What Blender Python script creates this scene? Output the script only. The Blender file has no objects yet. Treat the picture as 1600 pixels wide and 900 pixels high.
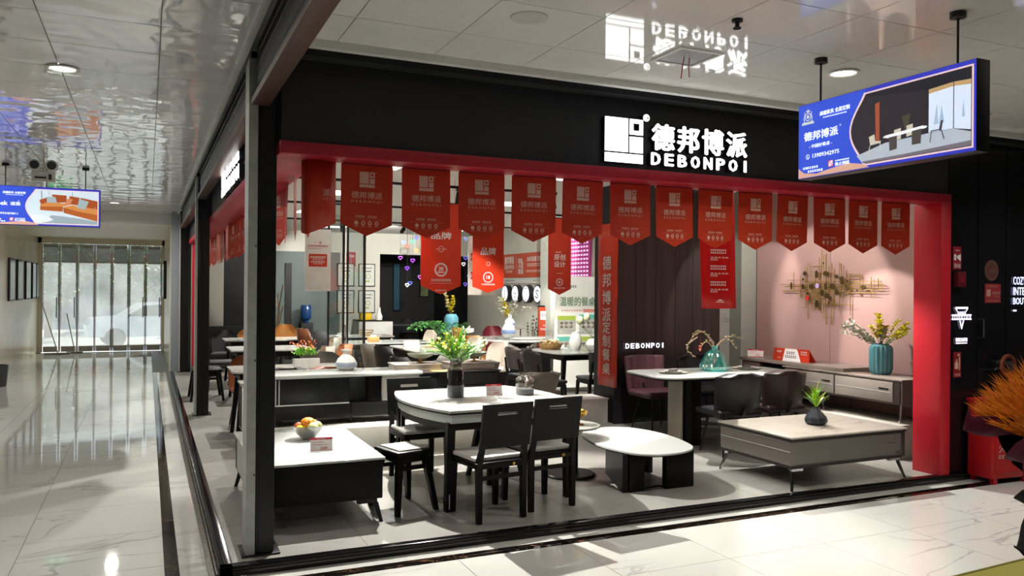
import bpy, bmesh, math, random
from mathutils import Matrix, Vector, Euler
R = math.radians
PI = math.pi
sc = bpy.context.scene
COL = sc.collection

# ------------------------------------------------------------------ camera
def make_camera():
    f = Vector((math.sin(R(24.4)) * math.cos(R(.07)), math.cos(R(24.4)) * math.cos(R(.07)), math.sin(R(.07))))
    r0 = Vector((math.cos(R(24.4)), -math.sin(R(24.4)), 0)); u0 = r0.cross(f)
    r = r0 * math.cos(R(.46)) + u0 * math.sin(R(.46)); u = r.cross(f)
    cd = bpy.data.cameras.new('camera'); cd.sensor_width = 36; cd.lens = 36 * 1257 / 1600; cd.clip_start = .05; cd.clip_end = 300
    co = bpy.data.objects.new('camera', cd); COL.objects.link(co)
    m = Matrix((r, u, -f)).transposed().to_4x4(); m.translation = Vector((0, 0, 1.65))
    co.matrix_world = m; sc.camera = co
make_camera()

# ------------------------------------------------------------------ world, sun, exposure
w = bpy.data.worlds.new('world'); sc.world = w; w.use_nodes = True
nt = w.node_tree; nt.nodes.clear()
wo = nt.nodes.new('ShaderNodeOutputWorld'); bg = nt.nodes.new('ShaderNodeBackground')
tc = nt.nodes.new('ShaderNodeTexCoord'); sx = nt.nodes.new('ShaderNodeSeparateXYZ'); rp = nt.nodes.new('ShaderNodeValToRGB')
rp.color_ramp.elements[0].position = .45; rp.color_ramp.elements[0].color = (.62, .68, .70, 1)
rp.color_ramp.elements[1].position = .9; rp.color_ramp.elements[1].color = (.42, .58, .80, 1)
mth = nt.nodes.new('ShaderNodeMath'); mth.operation = 'MULTIPLY_ADD'; mth.inputs[1].default_value = .5; mth.inputs[2].default_value = .5
nt.links.new(tc.outputs['Generated'], sx.inputs[0]); nt.links.new(sx.outputs[2], mth.inputs[0]); nt.links.new(mth.outputs[0], rp.inputs[0])
nt.links.new(rp.outputs[0], bg.inputs[0]); bg.inputs[1].default_value = 1.9
nt.links.new(bg.outputs[0], wo.inputs[0])

sd = bpy.data.lights.new('sun', 'SUN'); sd.energy = 8; sd.angle = R(.6); sd.color = (1, .93, .8)
so = bpy.data.objects.new('sun', sd); COL.objects.link(so); so.location = (6, 40, 20)
so.rotation_euler = Vector((-.28, -.75, -.62)).to_track_quat('-Z', 'Y').to_euler()

sc.view_settings.view_transform = 'Standard'; sc.view_settings.look = 'None'
sc.view_settings.gamma = 1; sc.view_settings.use_curve_mapping = False
sc.view_settings.exposure = 0.0

# area lights that belong to ceiling lamps, corridor (x, y, power)
CORR_LIGHTS = [(-.523, 6.12, 34), (-.523, 15.6, 60), (4.18, 3.94, 22), (-.523, 1.2, 34), (2.9, 1.2, 26), (7.2, 3.94, 14), (6.8, 1.8, 18), (-2.6, 10.8, 40), (1.4, -1.5, 40)]
SPOT_W = 270
FILL_W = 5

# ------------------------------------------------------------------ materials
def lin(h):
    h = h.lstrip('#'); c = [int(h[i:i + 2], 16) / 255 for i in (0, 2, 4)]
    return tuple(x / 12.92 if x <= .04045 else ((x + .055) / 1.055) ** 2.4 for x in c) + (1,)
MATS = {}
def M(name, col='#808080', rough=.5, metal=0, var=.06, scale=9, bump=0, bscale=60, ior=1.45, emit=0, ecol=None, trans=0, alpha=1, stretch=None, coat=0, spec=.5):
    if name in MATS: return MATS[name]
    m = bpy.data.materials.new(name); m.use_nodes = True; n = m.node_tree.nodes; l = m.node_tree.links
    b = n['Principled BSDF']; c = lin(col) if isinstance(col, str) else col
    b.inputs['Roughness'].default_value = rough; b.inputs['Metallic'].default_value = metal; b.inputs['IOR'].default_value = ior
    b.inputs['Transmission Weight'].default_value = trans; b.inputs['Alpha'].default_value = alpha
    b.inputs['Specular IOR Level'].default_value = spec; b.inputs['Coat Weight'].default_value = coat; b.inputs['Coat Roughness'].default_value = .05
    g = n.new('ShaderNodeNewGeometry'); mp = n.new('ShaderNodeMapping'); l.new(g.outputs['Position'], mp.inputs[0])
    if stretch: mp.inputs['Scale'].default_value = stretch
    t = n.new('ShaderNodeTexNoise'); t.inputs['Scale'].default_value = scale; t.inputs['Detail'].default_value = 4
    l.new(mp.outputs[0], t.inputs['Vector'])
    cr = n.new('ShaderNodeValToRGB'); cr.color_ramp.elements[0].position = .3; cr.color_ramp.elements[1].position = .7
    cr.color_ramp.elements[0].color = tuple(x * (1 - var) for x in c[:3]) + (1,)
    cr.color_ramp.elements[1].color = tuple(min(1, x * (1 + var)) for x in c[:3]) + (1,)
    l.new(t.outputs[0], cr.inputs[0]); l.new(cr.outputs[0], b.inputs['Base Color'])
    if bump:
        t2 = n.new('ShaderNodeTexNoise'); t2.inputs['Scale'].default_value = bscale; l.new(mp.outputs[0], t2.inputs['Vector'])
        bp = n.new('ShaderNodeBump'); bp.inputs['Strength'].default_value = bump; bp.inputs['Distance'].default_value = .01
        l.new(t2.outputs[0], bp.inputs['Height']); l.new(bp.outputs[0], b.inputs['Normal'])
    if emit:
        b.inputs['Emission Color'].default_value = lin(ecol) if ecol else c
        b.inputs['Emission Strength'].default_value = emit
    MATS[name] = m
    return m
def marble(name, base, vein, rough=.06, scale=1.0, width=.03, var=.05, dens=.5, ior=1.5, wave=0):
    if name in MATS: return MATS[name]
    m = bpy.data.materials.new(name); m.use_nodes = True; n = m.node_tree.nodes; l = m.node_tree.links
    b = n['Principled BSDF']; b.inputs['Roughness'].default_value = rough; b.inputs['IOR'].default_value = ior
    g = n.new('ShaderNodeNewGeometry'); oi = n.new('ShaderNodeObjectInfo')
    ad = n.new('ShaderNodeVectorMath'); ad.operation = 'MULTIPLY_ADD'
    cb = n.new('ShaderNodeCombineXYZ'); l.new(oi.outputs['Random'], cb.inputs[2])
    l.new(cb.outputs[0], ad.inputs[0]); ad.inputs[1].default_value = (0, 0, 40); l.new(g.outputs['Position'], ad.inputs[2])
    n1 = n.new('ShaderNodeTexNoise'); n1.inputs['Scale'].default_value = scale; n1.inputs['Detail'].default_value = 5; n1.inputs['Distortion'].default_value = 1.2
    mp = n.new('ShaderNodeMapping'); mp.inputs['Rotation'].default_value = (0, 0, .6); mp.inputs['Scale'].default_value = (.6, 1.9, 1)
    l.new(ad.outputs[0], mp.inputs[0]); l.new(mp.outputs[0], n1.inputs['Vector'])
    cr = n.new('ShaderNodeValToRGB'); e = cr.color_ramp.elements
    e[0].position = .5 - width; e[0].color = lin(base); e[1].position = .5 + width; e[1].color = lin(base)
    k = e.new(.5); k.color = lin(vein)
    l.new(n1.outputs[0], cr.inputs[0])
    n2 = n.new('ShaderNodeTexNoise'); n2.inputs['Scale'].default_value = scale * .8; l.new(ad.outputs[0], n2.inputs['Vector'])
    mr = n.new('ShaderNodeMapRange'); mr.inputs[1].default_value = dens - .08; mr.inputs[2].default_value = dens + .12; l.new(n2.outputs[0], mr.inputs[0])
    mx = n.new('ShaderNodeMix'); mx.data_type = 'RGBA'; mx.inputs[6].default_value = lin(base)
    l.new(mr.outputs[0], mx.inputs[0]); l.new(cr.outputs[0], mx.inputs[7]); l.new(mx.outputs[2], b.inputs['Base Color'])
    if wave:
        t2 = n.new('ShaderNodeTexNoise'); t2.inputs['Scale'].default_value = 2.2; l.new(g.outputs['Position'], t2.inputs['Vector'])
        bp = n.new('ShaderNodeBump'); bp.inputs['Strength'].default_value = wave; bp.inputs['Distance'].default_value = .01
        l.new(t2.outputs[0], bp.inputs['Height']); l.new(bp.outputs[0], b.inputs['Normal'])
    MATS[name] = m; return m
def E(name, col, s):
    return M(name, col, .6, emit=s, ecol=col, var=.01)
def glassy(name, tint=(.92, .96, .95), fac=.12, haze=0, hcol=(.9, .92, .92, 1)):
    if name in MATS: return MATS[name]
    m = bpy.data.materials.new(name); m.use_nodes = True; n = m.node_tree.nodes; l = m.node_tree.links; n.clear()
    o = n.new('ShaderNodeOutputMaterial'); tr = n.new('ShaderNodeBsdfTransparent'); tr.inputs[0].default_value = tint + (1,)
    gl = n.new('ShaderNodeBsdfGlossy'); gl.inputs['Roughness'].default_value = .03
    lw = n.new('ShaderNodeLayerWeight'); lw.inputs[0].default_value = .35
    mr = n.new('ShaderNodeMath'); mr.operation = 'MULTIPLY_ADD'; mr.inputs[1].default_value = .5; mr.inputs[2].default_value = fac * .4
    no = n.new('ShaderNodeTexNoise'); no.inputs['Scale'].default_value = 1.5
    bp = n.new('ShaderNodeBump'); bp.inputs['Strength'].default_value = .03; l.new(no.outputs[0], bp.inputs['Height']); l.new(bp.outputs[0], gl.inputs['Normal'])
    mx = n.new('ShaderNodeMixShader'); l.new(lw.outputs['Facing'], mr.inputs[0]); l.new(mr.outputs[0], mx.inputs[0])
    src = tr.outputs[0]
    if haze:      # dusty film that scatters daylight
        tl = n.new('ShaderNodeBsdfTranslucent'); tl.inputs[0].default_value = hcol; hz = n.new('ShaderNodeMixShader')
        n2 = n.new('ShaderNodeTexNoise'); n2.inputs['Scale'].default_value = 1.2; n2.inputs['Detail'].default_value = 6; g = n.new('ShaderNodeNewGeometry'); l.new(g.outputs['Position'], n2.inputs['Vector'])
        hm = n.new('ShaderNodeMath'); hm.operation = 'MULTIPLY'; hm.inputs[1].default_value = haze * 2; l.new(n2.outputs[0], hm.inputs[0]); l.new(hm.outputs[0], hz.inputs[0])
        l.new(tr.outputs[0], hz.inputs[1]); l.new(tl.outputs[0], hz.inputs[2]); src = hz.outputs[0]
    l.new(src, mx.inputs[1]); l.new(gl.outputs[0], mx.inputs[2]); l.new(mx.outputs[0], o.inputs[0])
    MATS[name] = m; return m

RED = M('red_paint', '#a3182c', .42, var=.04); RED2 = M('red_column', '#c4202f', .4, var=.03)
BLACK = M('black_panel', '#17171a', .5, var=.15, scale=3); BLK = M('black_lacquer', '#09090a', .42, var=.1, spec=.22)
BLKM = M('black_metal', '#1d1f21', .3, metal=.4, var=.1); STEEL = M('grey_steel', '#4a4d50', .35, metal=.6, var=.15, scale=20)
ALU = M('aluminium', '#c6c8c5', .4, metal=.15, var=.06); CHROME = M('chrome', '#c8c8c8', .12, metal=1, var=.04)
WHITEP = M('white_paint', '#d9d9d4', .6, var=.03); CREAM = M('cream_wall', '#c9c8bd', .6, var=.04, scale=2)
TEALW = M('grey_green_wall', '#5f6d6b', .55, var=.06, scale=2); DARKW = M('dark_wall', '#1b1b1d', .6, var=.2, scale=4)
CONC = M('beige_platform', '#a7a499', .5, var=.08, scale=6); GREYC = M('grey_column', '#93958c', .55, var=.04)
BANNER = M('banner_red', '#c23a20', .4, var=.03); ORB = M('banner_orange', '#cc3a1e', .45, var=.03)
PRINT = M('print_pink_white', '#d9b0a0', .5, var=.02); WPRINT = M('print_white', '#e8e6e2', .5, var=.02)
GOLD = M('brass', '#b8913a', .3, metal=.9, var=.08); BRONZE = M('bronze_disc', '#5b4a2c', .4, metal=.6, var=.2, scale=30)
STONEW = marble('white_sintered_stone', '#b4b8b3', '#a3a7a3', .12, 1.1, .02)
STONEG = marble('grey_sintered_stone', '#9a9790', '#7c7872', .2, 1.5, .05)
STONEB = marble('brown_sintered_stone', '#857a72', '#6b625c', .25, 1.5, .05)
LEATHP = M('purple_leather', '#4c2f36', .35, var=.12, bump=.15, bscale=90); LEATHK = M('black_leather', '#15161a', .38, var=.1, bump=.12, bscale=90)
LEATHB = M('brown_leather', '#6f3f26', .42, var=.1, bump=.1); LEATHC = M('cream_leather', '#c6bcae', .45, var=.06, bump=.1)
LEATHG = M('grey_leather', '#6c6c63', .45, var=.08, bump=.1); LEATHT = M('tan_leather', '#a8743a', .42, var=.08, bump=.1)
DGREY = M('dark_grey_fabric', '#2d2d30', .8, var=.15, scale=60, bump=.2, bscale=200); LGREY = M('light_grey_fabric', '#85857f', .75, var=.1, scale=80, bump=.2, bscale=300)
GREYL = M('taupe_lacquer', '#6c655f', .35, var=.04); WHITEC = M('white_ceramic', '#e4e4de', .25, var=.03)
GREEN = M('green_leaf', '#74b53a', .5, var=.25, scale=40); GREEN2 = M('pale_leaf', '#a3c97c', .5, var=.25, scale=40); DGREEN = M('dark_leaf', '#2f6b2a', .5, var=.25)
YEL = M('yellow_flower', '#e3d21c', .5, var=.12, scale=60); WHF = M('white_flower', '#dfe2d2', .5, var=.06); STEMM = M('stem_brown', '#6b5038', .7, var=.2)
TEALC = M('teal_ceramic', '#5c98a2', .35, var=.1); CARD = M('card_white', '#e8e2e0', .4, var=.02)
def translucent(m, fac, col):
    n = m.node_tree.nodes; l = m.node_tree.links; o = [x for x in n if x.type == 'OUTPUT_MATERIAL'][0]; b = n['Principled BSDF']
    t = n.new('ShaderNodeBsdfTranslucent'); t.inputs[0].default_value = lin(col); mx = n.new('ShaderNodeMixShader'); mx.inputs[0].default_value = fac
    l.new(b.outputs[0], mx.inputs[1]); l.new(t.outputs[0], mx.inputs[2]); l.new(mx.outputs[0], o.inputs[0])
translucent(BANNER, .2, '#d04a28'); translucent(ORB, .2, '#e8502a')
CARDR = M('card_red', '#c8283a', .45, var=.03)
INK = M('ink_dark', '#2a2a2c', .6); PINKINK = M('ink_pink', '#c4596a', .6)
GLASS = glassy('clear_glass'); 

# ------------------------------------------------------------------ mesh building
_T = {}
def text_mesh(s, bold=0):
    k = (s, bold)
    if k in _T: return _T[k]
    c = bpy.data.curves.new('t', 'FONT'); c.body = s; c.resolution_u = 2; c.offset = bold
    o = bpy.data.objects.new('t', c); COL.objects.link(o); bpy.context.view_layer.update()
    me = bpy.data.meshes.new_from_object(o.evaluated_get(bpy.context.evaluated_depsgraph_get()))
    vs = [v.co.copy() for v in me.vertices]; fs = [tuple(p.vertices) for p in me.polygons]
    bpy.data.objects.remove(o); bpy.data.curves.remove(c); bpy.data.meshes.remove(me)
    x0 = min(v.x for v in vs); x1 = max(v.x for v in vs); y0 = min(v.y for v in vs); y1 = max(v.y for v in vs)
    vs = [Vector(((v.x - x0) / (x1 - x0), (v.y - y0) / (y1 - y0), 0)) for v in vs]
    _T[k] = (vs, fs, (x1 - x0) / (y1 - y0)); return _T[k]
def mat4(loc=(0, 0, 0), rot=(0, 0, 0), s=1):
    sm = Matrix.Diagonal((s, s, s, 1)) if not isinstance(s, tuple) else Matrix.Diagonal(s + (1,))
    return Matrix.Translation(loc) @ Euler(rot).to_matrix().to_4x4() @ sm
class MB:
    def __init__(s): s.v = []; s.f = []; s.T = Matrix()
    def add(s, vs, fs, T=None):
        k = len(s.v); m = s.T @ T if T is not None else s.T
        s.v += [m @ Vector(v) for v in vs]; s.f += [tuple(i + k for i in f) for f in fs]; return s
    def box(s, x0, x1, y0, y1, z0, z1, b=0, T=None, seg=2):
        if b:
            bm = bmesh.new(); bmesh.ops.create_cube(bm, size=1)
            for v in bm.verts: v.co = Vector(((x0 + x1) / 2 + v.co.x * (x1 - x0), (y0 + y1) / 2 + v.co.y * (y1 - y0), (z0 + z1) / 2 + v.co.z * (z1 - z0)))
            bmesh.ops.bevel(bm, geom=bm.edges[:], offset=b, segments=seg, affect='EDGES', profile=.5)
            bm.verts.index_update(); vs = [v.co.copy() for v in bm.verts]; fs = [tuple(v.index for v in f.verts) for f in bm.faces]; bm.free()
            return s.add(vs, fs, T)
        vs = [(x, y, z) for x in (x0, x1) for y in (y0, y1) for z in (z0, z1)]
        return s.add(vs, [(0, 1, 3, 2), (4, 6, 7, 5), (0, 4, 5, 1), (2, 3, 7, 6), (0, 2, 6, 4), (1, 5, 7, 3)], T)
    def hexa(s, bot, top, T=None):   # 4 bottom + 4 top points
        return s.add(list(bot) + list(top), [(3, 2, 1, 0), (4, 5, 6, 7), (0, 1, 5, 4), (1, 2, 6, 5), (2, 3, 7, 6), (3, 0, 4, 7)], T)
    def leg(s, p0, p1, a0, a1=None, b0=None, b1=None):  # square leg from p0 (bottom) to p1 (top)
        a1 = a0 if a1 is None else a1; b0 = a0 if b0 is None else b0; b1 = a1 if b1 is None else b1
        q = lambda p, a, b: [(p[0] - a / 2, p[1] - b / 2, p[2]), (p[0] + a / 2, p[1] - b / 2, p[2]), (p[0] + a / 2, p[1] + b / 2, p[2]), (p[0] - a / 2, p[1] + b / 2, p[2])]
        return s.hexa(q(p0, a0, b0), q(p1, a1, b1))
    def prism(s, poly, z0, z1, T=None):
        n = len(poly); vs = [(x, y, z0) for x, y in poly] + [(x, y, z1) for x, y in poly]
        return s.add(vs, [tuple(range(n - 1, -1, -1)), tuple(range(n, 2 * n))] + [(i, (i + 1) % n, n + (i + 1) % n, n + i) for i in range(n)], T)
    def plate(s, poly, y0, y1, T=None):   # poly in XZ, facing -Y
        n = len(poly); vs = [(x, y0, z) for x, z in poly] + [(x, y1, z) for x, z in poly]
        return s.add(vs, [tuple(range(n)), tuple(range(2 * n - 1, n - 1, -1))] + [((i + 1) % n, i, n + i, n + (i + 1) % n) for i in range(n)], T)
    def lathe(s, prof, n=24, c=(0, 0, 0), T=None, sx=1, sy=1, flute=0, nf=12, cap=0):
        vs = []; m = len(prof)
        for r, z in prof:
            for k in range(n):
                a = 2 * PI * k / n; rr = r * (1 + (flute * math.cos(nf * a)))
                vs.append((c[0] + rr * math.cos(a) * sx, c[1] + rr * math.sin(a) * sy, c[2] + z))
        fs = [(i * n + k, i * n + (k + 1) % n, (i + 1) * n + (k + 1) % n, (i + 1) * n + k) for i in range(m - 1) for k in range(n)]
        if cap:
            fs.append(tuple(range(n - 1, -1, -1))); fs.append(tuple((m - 1) * n + k for k in range(n)))
        return s.add(vs, fs, T)
    def cyl(s, p0, p1, r0, r1=None, n=12): return s.tube([p0, p1], [r0, r0 if r1 is None else r1], n)
    def tube(s, pts, r, n=6):
        pts = [Vector(p) for p in pts]; m = len(pts); rs = r if isinstance(r, (list, tuple)) else [r] * m
        vs = []; up = None
        for i, p in enumerate(pts):
            d = (pts[min(i + 1, m - 1)] - pts[max(i - 1, 0)]).normalized()
            if up is None: up = Vector((0, 0, 1)) if abs(d.z) < .9 else Vector((1, 0, 0))
            a = d.cross(up).normalized(); up = a.cross(d).normalized()
            for k in range(n): t = 2 * PI * k / n; vs.append(p + (a * math.cos(t) + up * math.sin(t)) * rs[i])
        fs = [(i * n + k, i * n + (k + 1) % n, (i + 1) * n + (k + 1) % n, (i + 1) * n + k) for i in range(m - 1) for k in range(n)]
        fs += [tuple(range(n - 1, -1, -1)), tuple((m - 1) * n + k for k in range(n))]
        return s.add(vs, fs)
    def ball(s, c, r, n=10, m=6, T=None):
        rx, ry, rz = r if isinstance(r, tuple) else (r, r, r)
        vs = [(c[0], c[1], c[2] - rz)]
        for i in range(1, m):
            a = -PI / 2 + PI * i / m
            vs += [(c[0] + rx * math.cos(a) * math.cos(2 * PI * k / n), c[1] + ry * math.cos(a) * math.sin(2 * PI * k / n), c[2] + rz * math.sin(a)) for k in range(n)]
        vs.append((c[0], c[1], c[2] + rz)); L = len(vs) - 1
        fs = [(0, 1 + (k + 1) % n, 1 + k) for k in range(n)] + [(L, L - n + k, L - n + (k + 1) % n) for k in range(n)]
        fs += [(1 + i * n + k, 1 + i * n + (k + 1) % n, 1 + (i + 1) * n + (k + 1) % n, 1 + (i + 1) * n + k) for i in range(m - 2) for k in range(n)]
        return s.add(vs, fs, T)
    def torus(s, c, R_, r, n=20, m=6, T=None):
        vs = [(c[0] + (R_ + r * math.cos(2 * PI * j / m)) * math.cos(2 * PI * i / n), c[1] + (R_ + r * math.cos(2 * PI * j / m)) * math.sin(2 * PI * i / n), c[2] + r * math.sin(2 * PI * j / m)) for i in range(n) for j in range(m)]
        return s.add(vs, [(i * m + j, ((i + 1) % n) * m + j, ((i + 1) % n) * m + (j + 1) % m, i * m + (j + 1) % m) for i in range(n) for j in range(m)], T)
    def leaf(s, p, d, L, wd, up=(0, 0, 1), bend=.15):
        p = Vector(p); d = Vector(d).normalized(); a = d.cross(Vector(up))
        a = a.normalized() if a.length > 1e-3 else Vector((1, 0, 0)); nrm = a.cross(d)
        m = p + d * L * .5 + nrm * L * bend; e = p + d * L
        return s.add([p, m + a * wd / 2, e, m - a * wd / 2, m - nrm * wd * .12], [(0, 1, 4), (0, 4, 3), (1, 2, 4), (4, 2, 3)])
    def shell(s, wd, z0, z1, y, curve, t=.03, lean=.05, rnd=.3, taper=0, nu=10, nv=8):
        # upright curved backrest, front towards +Y, wraps forward by curve at its sides
        g = []
        for side in (0, 1):
            for j in range(nv + 1):
                v = j / nv; hw = wd / 2 * (1 - taper * (1 - v)); e = max(0, (v - (1 - rnd)) / rnd) if rnd else 0
                hw *= math.sqrt(max(.05, 1 - (e ** 2) * .75)) if rnd else 1
                for i in range(nu + 1):
                    u = -1 + 2 * i / nu
                    g.append((hw * u, y + curve * u * u - lean * v + (t if side == 0 else 0) * (1 - .3 * abs(u) ** 4), z0 + (z1 - z0) * v))
        W = nu + 1; N = W * (nv + 1); fs = []
        for j in range(nv):
            for i in range(nu):
                a = j * W + i; fs.append((a + 1, a, a + W, a + W + 1)); b = a + N; fs.append((b, b + 1, b + W + 1, b + W))
        for i in range(nu): fs.append((i, i + 1, N + i + 1, N + i)); a = nv * W + i; fs.append((a + 1, a, N + a, N + a + 1))
        for j in range(nv):
            a = j * W; fs.append((a + W, a, N + a, N + a + W)); a = j * W + nu; fs.append((a, a + W, N + a + W, N + a))
        return s.add(g, fs)
    def text(s, t, x, z, h, T=None, w=None, bold=0, cen=True, y=0):   # lies in XZ plane facing -Y; x centre (or left), z bottom
        vs, fs, asp = text_mesh(t, 0); w_ = w if w else asp * h; x0 = x - w_ / 2 if cen else x
        for q_, (dx, dz) in enumerate(((0, 0),) if not bold else ((0, 0), (-1, 0), (1, 0), (0, 1), (0, -1))): s.add([(x0 + v.x * w_ + dx * bold * h, y - q_ * .00025, z + v.y * h + dz * bold * h * .6) for v in vs], fs, T)
        return s
    def flat(s, poly, y=0, T=None): return s.add([(x, y, z) for x, z in poly], [tuple(range(len(poly)))], T)
    def rect(s, x0, x1, z0, z1, y=0, T=None): return s.flat([(x0, z0), (x1, z0), (x1, z1), (x0, z1)], y, T)
    def disc(s, x, z, r, y=0, n=16, T=None, rz=None): return s.flat([(x + r * math.cos(2 * PI * k / n), z + (rz or r) * math.sin(2 * PI * k / n)) for k in range(n)], y, T)
    def ring(s, x, z, r, wd, y=0, n=20, T=None):
        o = [(x + r * math.cos(2 * PI * k / n), y, z + r * math.sin(2 * PI * k / n)) for k in range(n)]; i = [(x + (r - wd) * math.cos(2 * PI * k / n), y, z + (r - wd) * math.sin(2 * PI * k / n)) for k in range(n)]
        return s.add(o + i, [(k, (k + 1) % n, n + (k + 1) % n, n + k) for k in range(n)], T)
    def dashes(s, x0, x1, z, h, n, y=0, seed=1):      # rows of tiny print too small to read
        rg = random.Random(seed); st = (x1 - x0) / n
        for k in range(n):
            a = x0 + st * k; s.rect(a + st * .1, a + st * .85, z, z + h * .28, y); s.rect(a + st * .1, a + st * .85, z + h * .7, z + h, y)
            q = a + st * (.2 + .4 * rg.random()); s.rect(q, q + st * .22, z, z + h, y)
        return s
    def build(s, name, m, parent=None, kind=None, loc=None, rz=0, ang=35, solid=0):
        me = bpy.data.meshes.new(name); me.from_pydata([tuple(v) for v in s.v], [], s.f); me.validate(); me.materials.append(m)
        me.polygons.foreach_set('use_smooth', [True] * len(me.polygons)); me.set_sharp_from_angle(angle=R(ang)); me.update()
        o = bpy.data.objects.new(name, me); COL.objects.link(o)
        if loc: o.location = loc
        o.rotation_euler.z = rz
        if parent: o.parent = parent
        if kind: o['kind'] = kind
        return o
def thing(name, label, cat, loc=(0, 0, 0), rz=0, group=None, rot=None):
    o = bpy.data.objects.new(name, None); COL.objects.link(o); o.location = loc; o.rotation_euler = rot or (0, 0, rz)
    o.empty_display_size = .1; o['label'] = label; o['category'] = cat
    if group: o['group'] = group
    return o
def tag(o, label, cat, group=None):
    o['label'] = label; o['category'] = cat
    if group: o['group'] = group
    return o
def dup(o, loc=None, rz=None, label=None, group=None, parent=None):
    c = o.copy(); COL.objects.link(c)
    if parent: c.parent = parent
    if loc is not None: c.location = loc
    if rz is not None: c.rotation_euler.z = rz
    if label: c['label'] = label
    if group: c['group'] = group
    for ch in o.children: dup(ch, parent=c)
    return c
class Rows:      # every line of print becomes a part of its own
    def __init__(s): s.l = []
    def __getattr__(s, k):
        if k in ('rect', 'text', 'dashes', 'ring', 'disc', 'flat'):
            def f(*a, **kw): mb = MB(); getattr(mb, k)(*a, **kw); s.l.append(mb); return s
            return f
        raise AttributeError(k)
    def build(s, name, m, parent, dy=0):
        for mb in s.l: mb.v = [v + Vector((0, dy, 0)) for v in mb.v]; mb.build(name, m, parent)
ORD = ['first', 'second', 'third', 'fourth', 'fifth', 'sixth', 'seventh', 'eighth', 'ninth', 'tenth', 'eleventh', 'twelfth', 'thirteenth', 'fourteenth', 'fifteenth', 'sixteenth', 'seventeenth', 'eighteenth', 'nineteenth', 'twentieth', 'twenty-first']
def S(name, mb, m, parent=None): return mb.build(name, m, parent, None if parent else 'structure')
FACE_L = mat4(rot=(0, 0, -PI / 2))    # turns a -Y facing print into a -X facing one (text x runs along -Y)

# ================================================================== SETTING
ZC = 3.10      # corridor ceiling
ZI = 2.95      # shop ceiling
ZF = -.06      # corridor floor
MARB = marble('corridor_marble', '#c4c5bf', '#9c9f9b', .04, .8, .015, dens=.5, ior=1.55, wave=.012)
GROUT = M('grout', '#77786f', .5)
S('floor', MB().box(-4.6, 12, -4, 23.5, ZF - .06, ZF - .008), GROUT)
fl = [o for o in COL.objects if o.name == 'floor'][0]
tile_me = None
def tiles(name, xs, ys, z, th, m, parent, gap=.002):
    cache = {}
    for i in range(len(xs) - 1):
        for j in range(len(ys) - 1):
            w_, d_ = round(xs[i + 1] - xs[i], 3), round(ys[j + 1] - ys[j], 3)
            if (w_, d_) not in cache:
                mb = MB().box(gap, w_ - gap, gap, d_ - gap, 0, th); o = mb.build(name, m, parent); cache[(w_, d_)] = o.data
            else:
                o = bpy.data.objects.new(name, cache[(w_, d_)]); COL.objects.link(o); o.parent = parent
            o.location = (xs[i], ys[j], z)
def fr(a, b, st):
    r = [a]
    while r[-1] + st < b - 1e-4: r.append(round(r[-1] + st, 4))
    return r + [b]
XL = fr(-3.13, .11, .8)[:5] + [.11]
tiles('floor_tile', [-3.13, -2.33, -1.53, -.73, .11], [3.76 + .8 * k for k in range(25)] , ZF - .008, .008, MARB, fl)
tiles('floor_tile', [.20, 1.0, 1.8, 2.6, 3.4, 4.2, 5.0, 5.8, 6.6, 7.4, 8.2], [1.7, 2.5, 3.3, 4.1, 4.76], ZF - .008, .008, MARB, fl)
tiles('floor_tile', [.11, .20], [1.7, 2.5, 3.3, 4.1, 4.76], ZF - .008, .008, MARB, fl)
DM = marble('dark_emperador', '#0e0c0b', '#8a6248', .06, 7, .012, dens=.45)
WM = marble('pale_strip_marble', '#b9bab4', '#a1a19b', .06, 1.2, .03)
S('trim_1', MB().box(.11, .19, 4.76, 17.4, ZF - .008, ZF + .001).box(.11, 8.2, 4.765, 4.86, ZF - .008, ZF + .001), DM)
S('trim_2', MB().box(.19, .345, 4.86, 17.4, ZF - .008, ZF + .0008).box(.19, 8.2, 4.86, 4.975, ZF - .008, ZF + .0008), WM)
# shop threshold: polished black kerb along both open sides
KERB = M('kerb_black', '#0d0d0f', .12, var=.3, scale=5)
S('trim_3', MB().box(.40, .475, 4.975, 16.9, ZF, .006, b=.004).box(.40, 12, 4.975, 5.045, ZF, .006, b=.004), KERB)
S('trim_4', MB().box(.345, .375, 4.975, 16.9, ZF, ZF + .012).box(.382, .398, 4.975, 16.9, ZF, ZF + .03), M('track_metal', '#6d6a62', .3, metal=.7, var=.4, scale=25))
SHOPF = marble('shop_floor_tile', '#8b8a84', '#807f78', .28, 3, .1, ior=1.5)
sf = S('floor_shop', MB().box(.475, 7.35, 5.045, 18.8, -.06, -.012), GROUT)
tiles('floor_tile', [.475, 1.3, 2.1, 2.9, 3.7, 4.5, 5.3, 6.1, 6.9, 7.35], fr(5.045, 18.8, .8), -.012, .012, SHOPF, sf, .0015)

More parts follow.
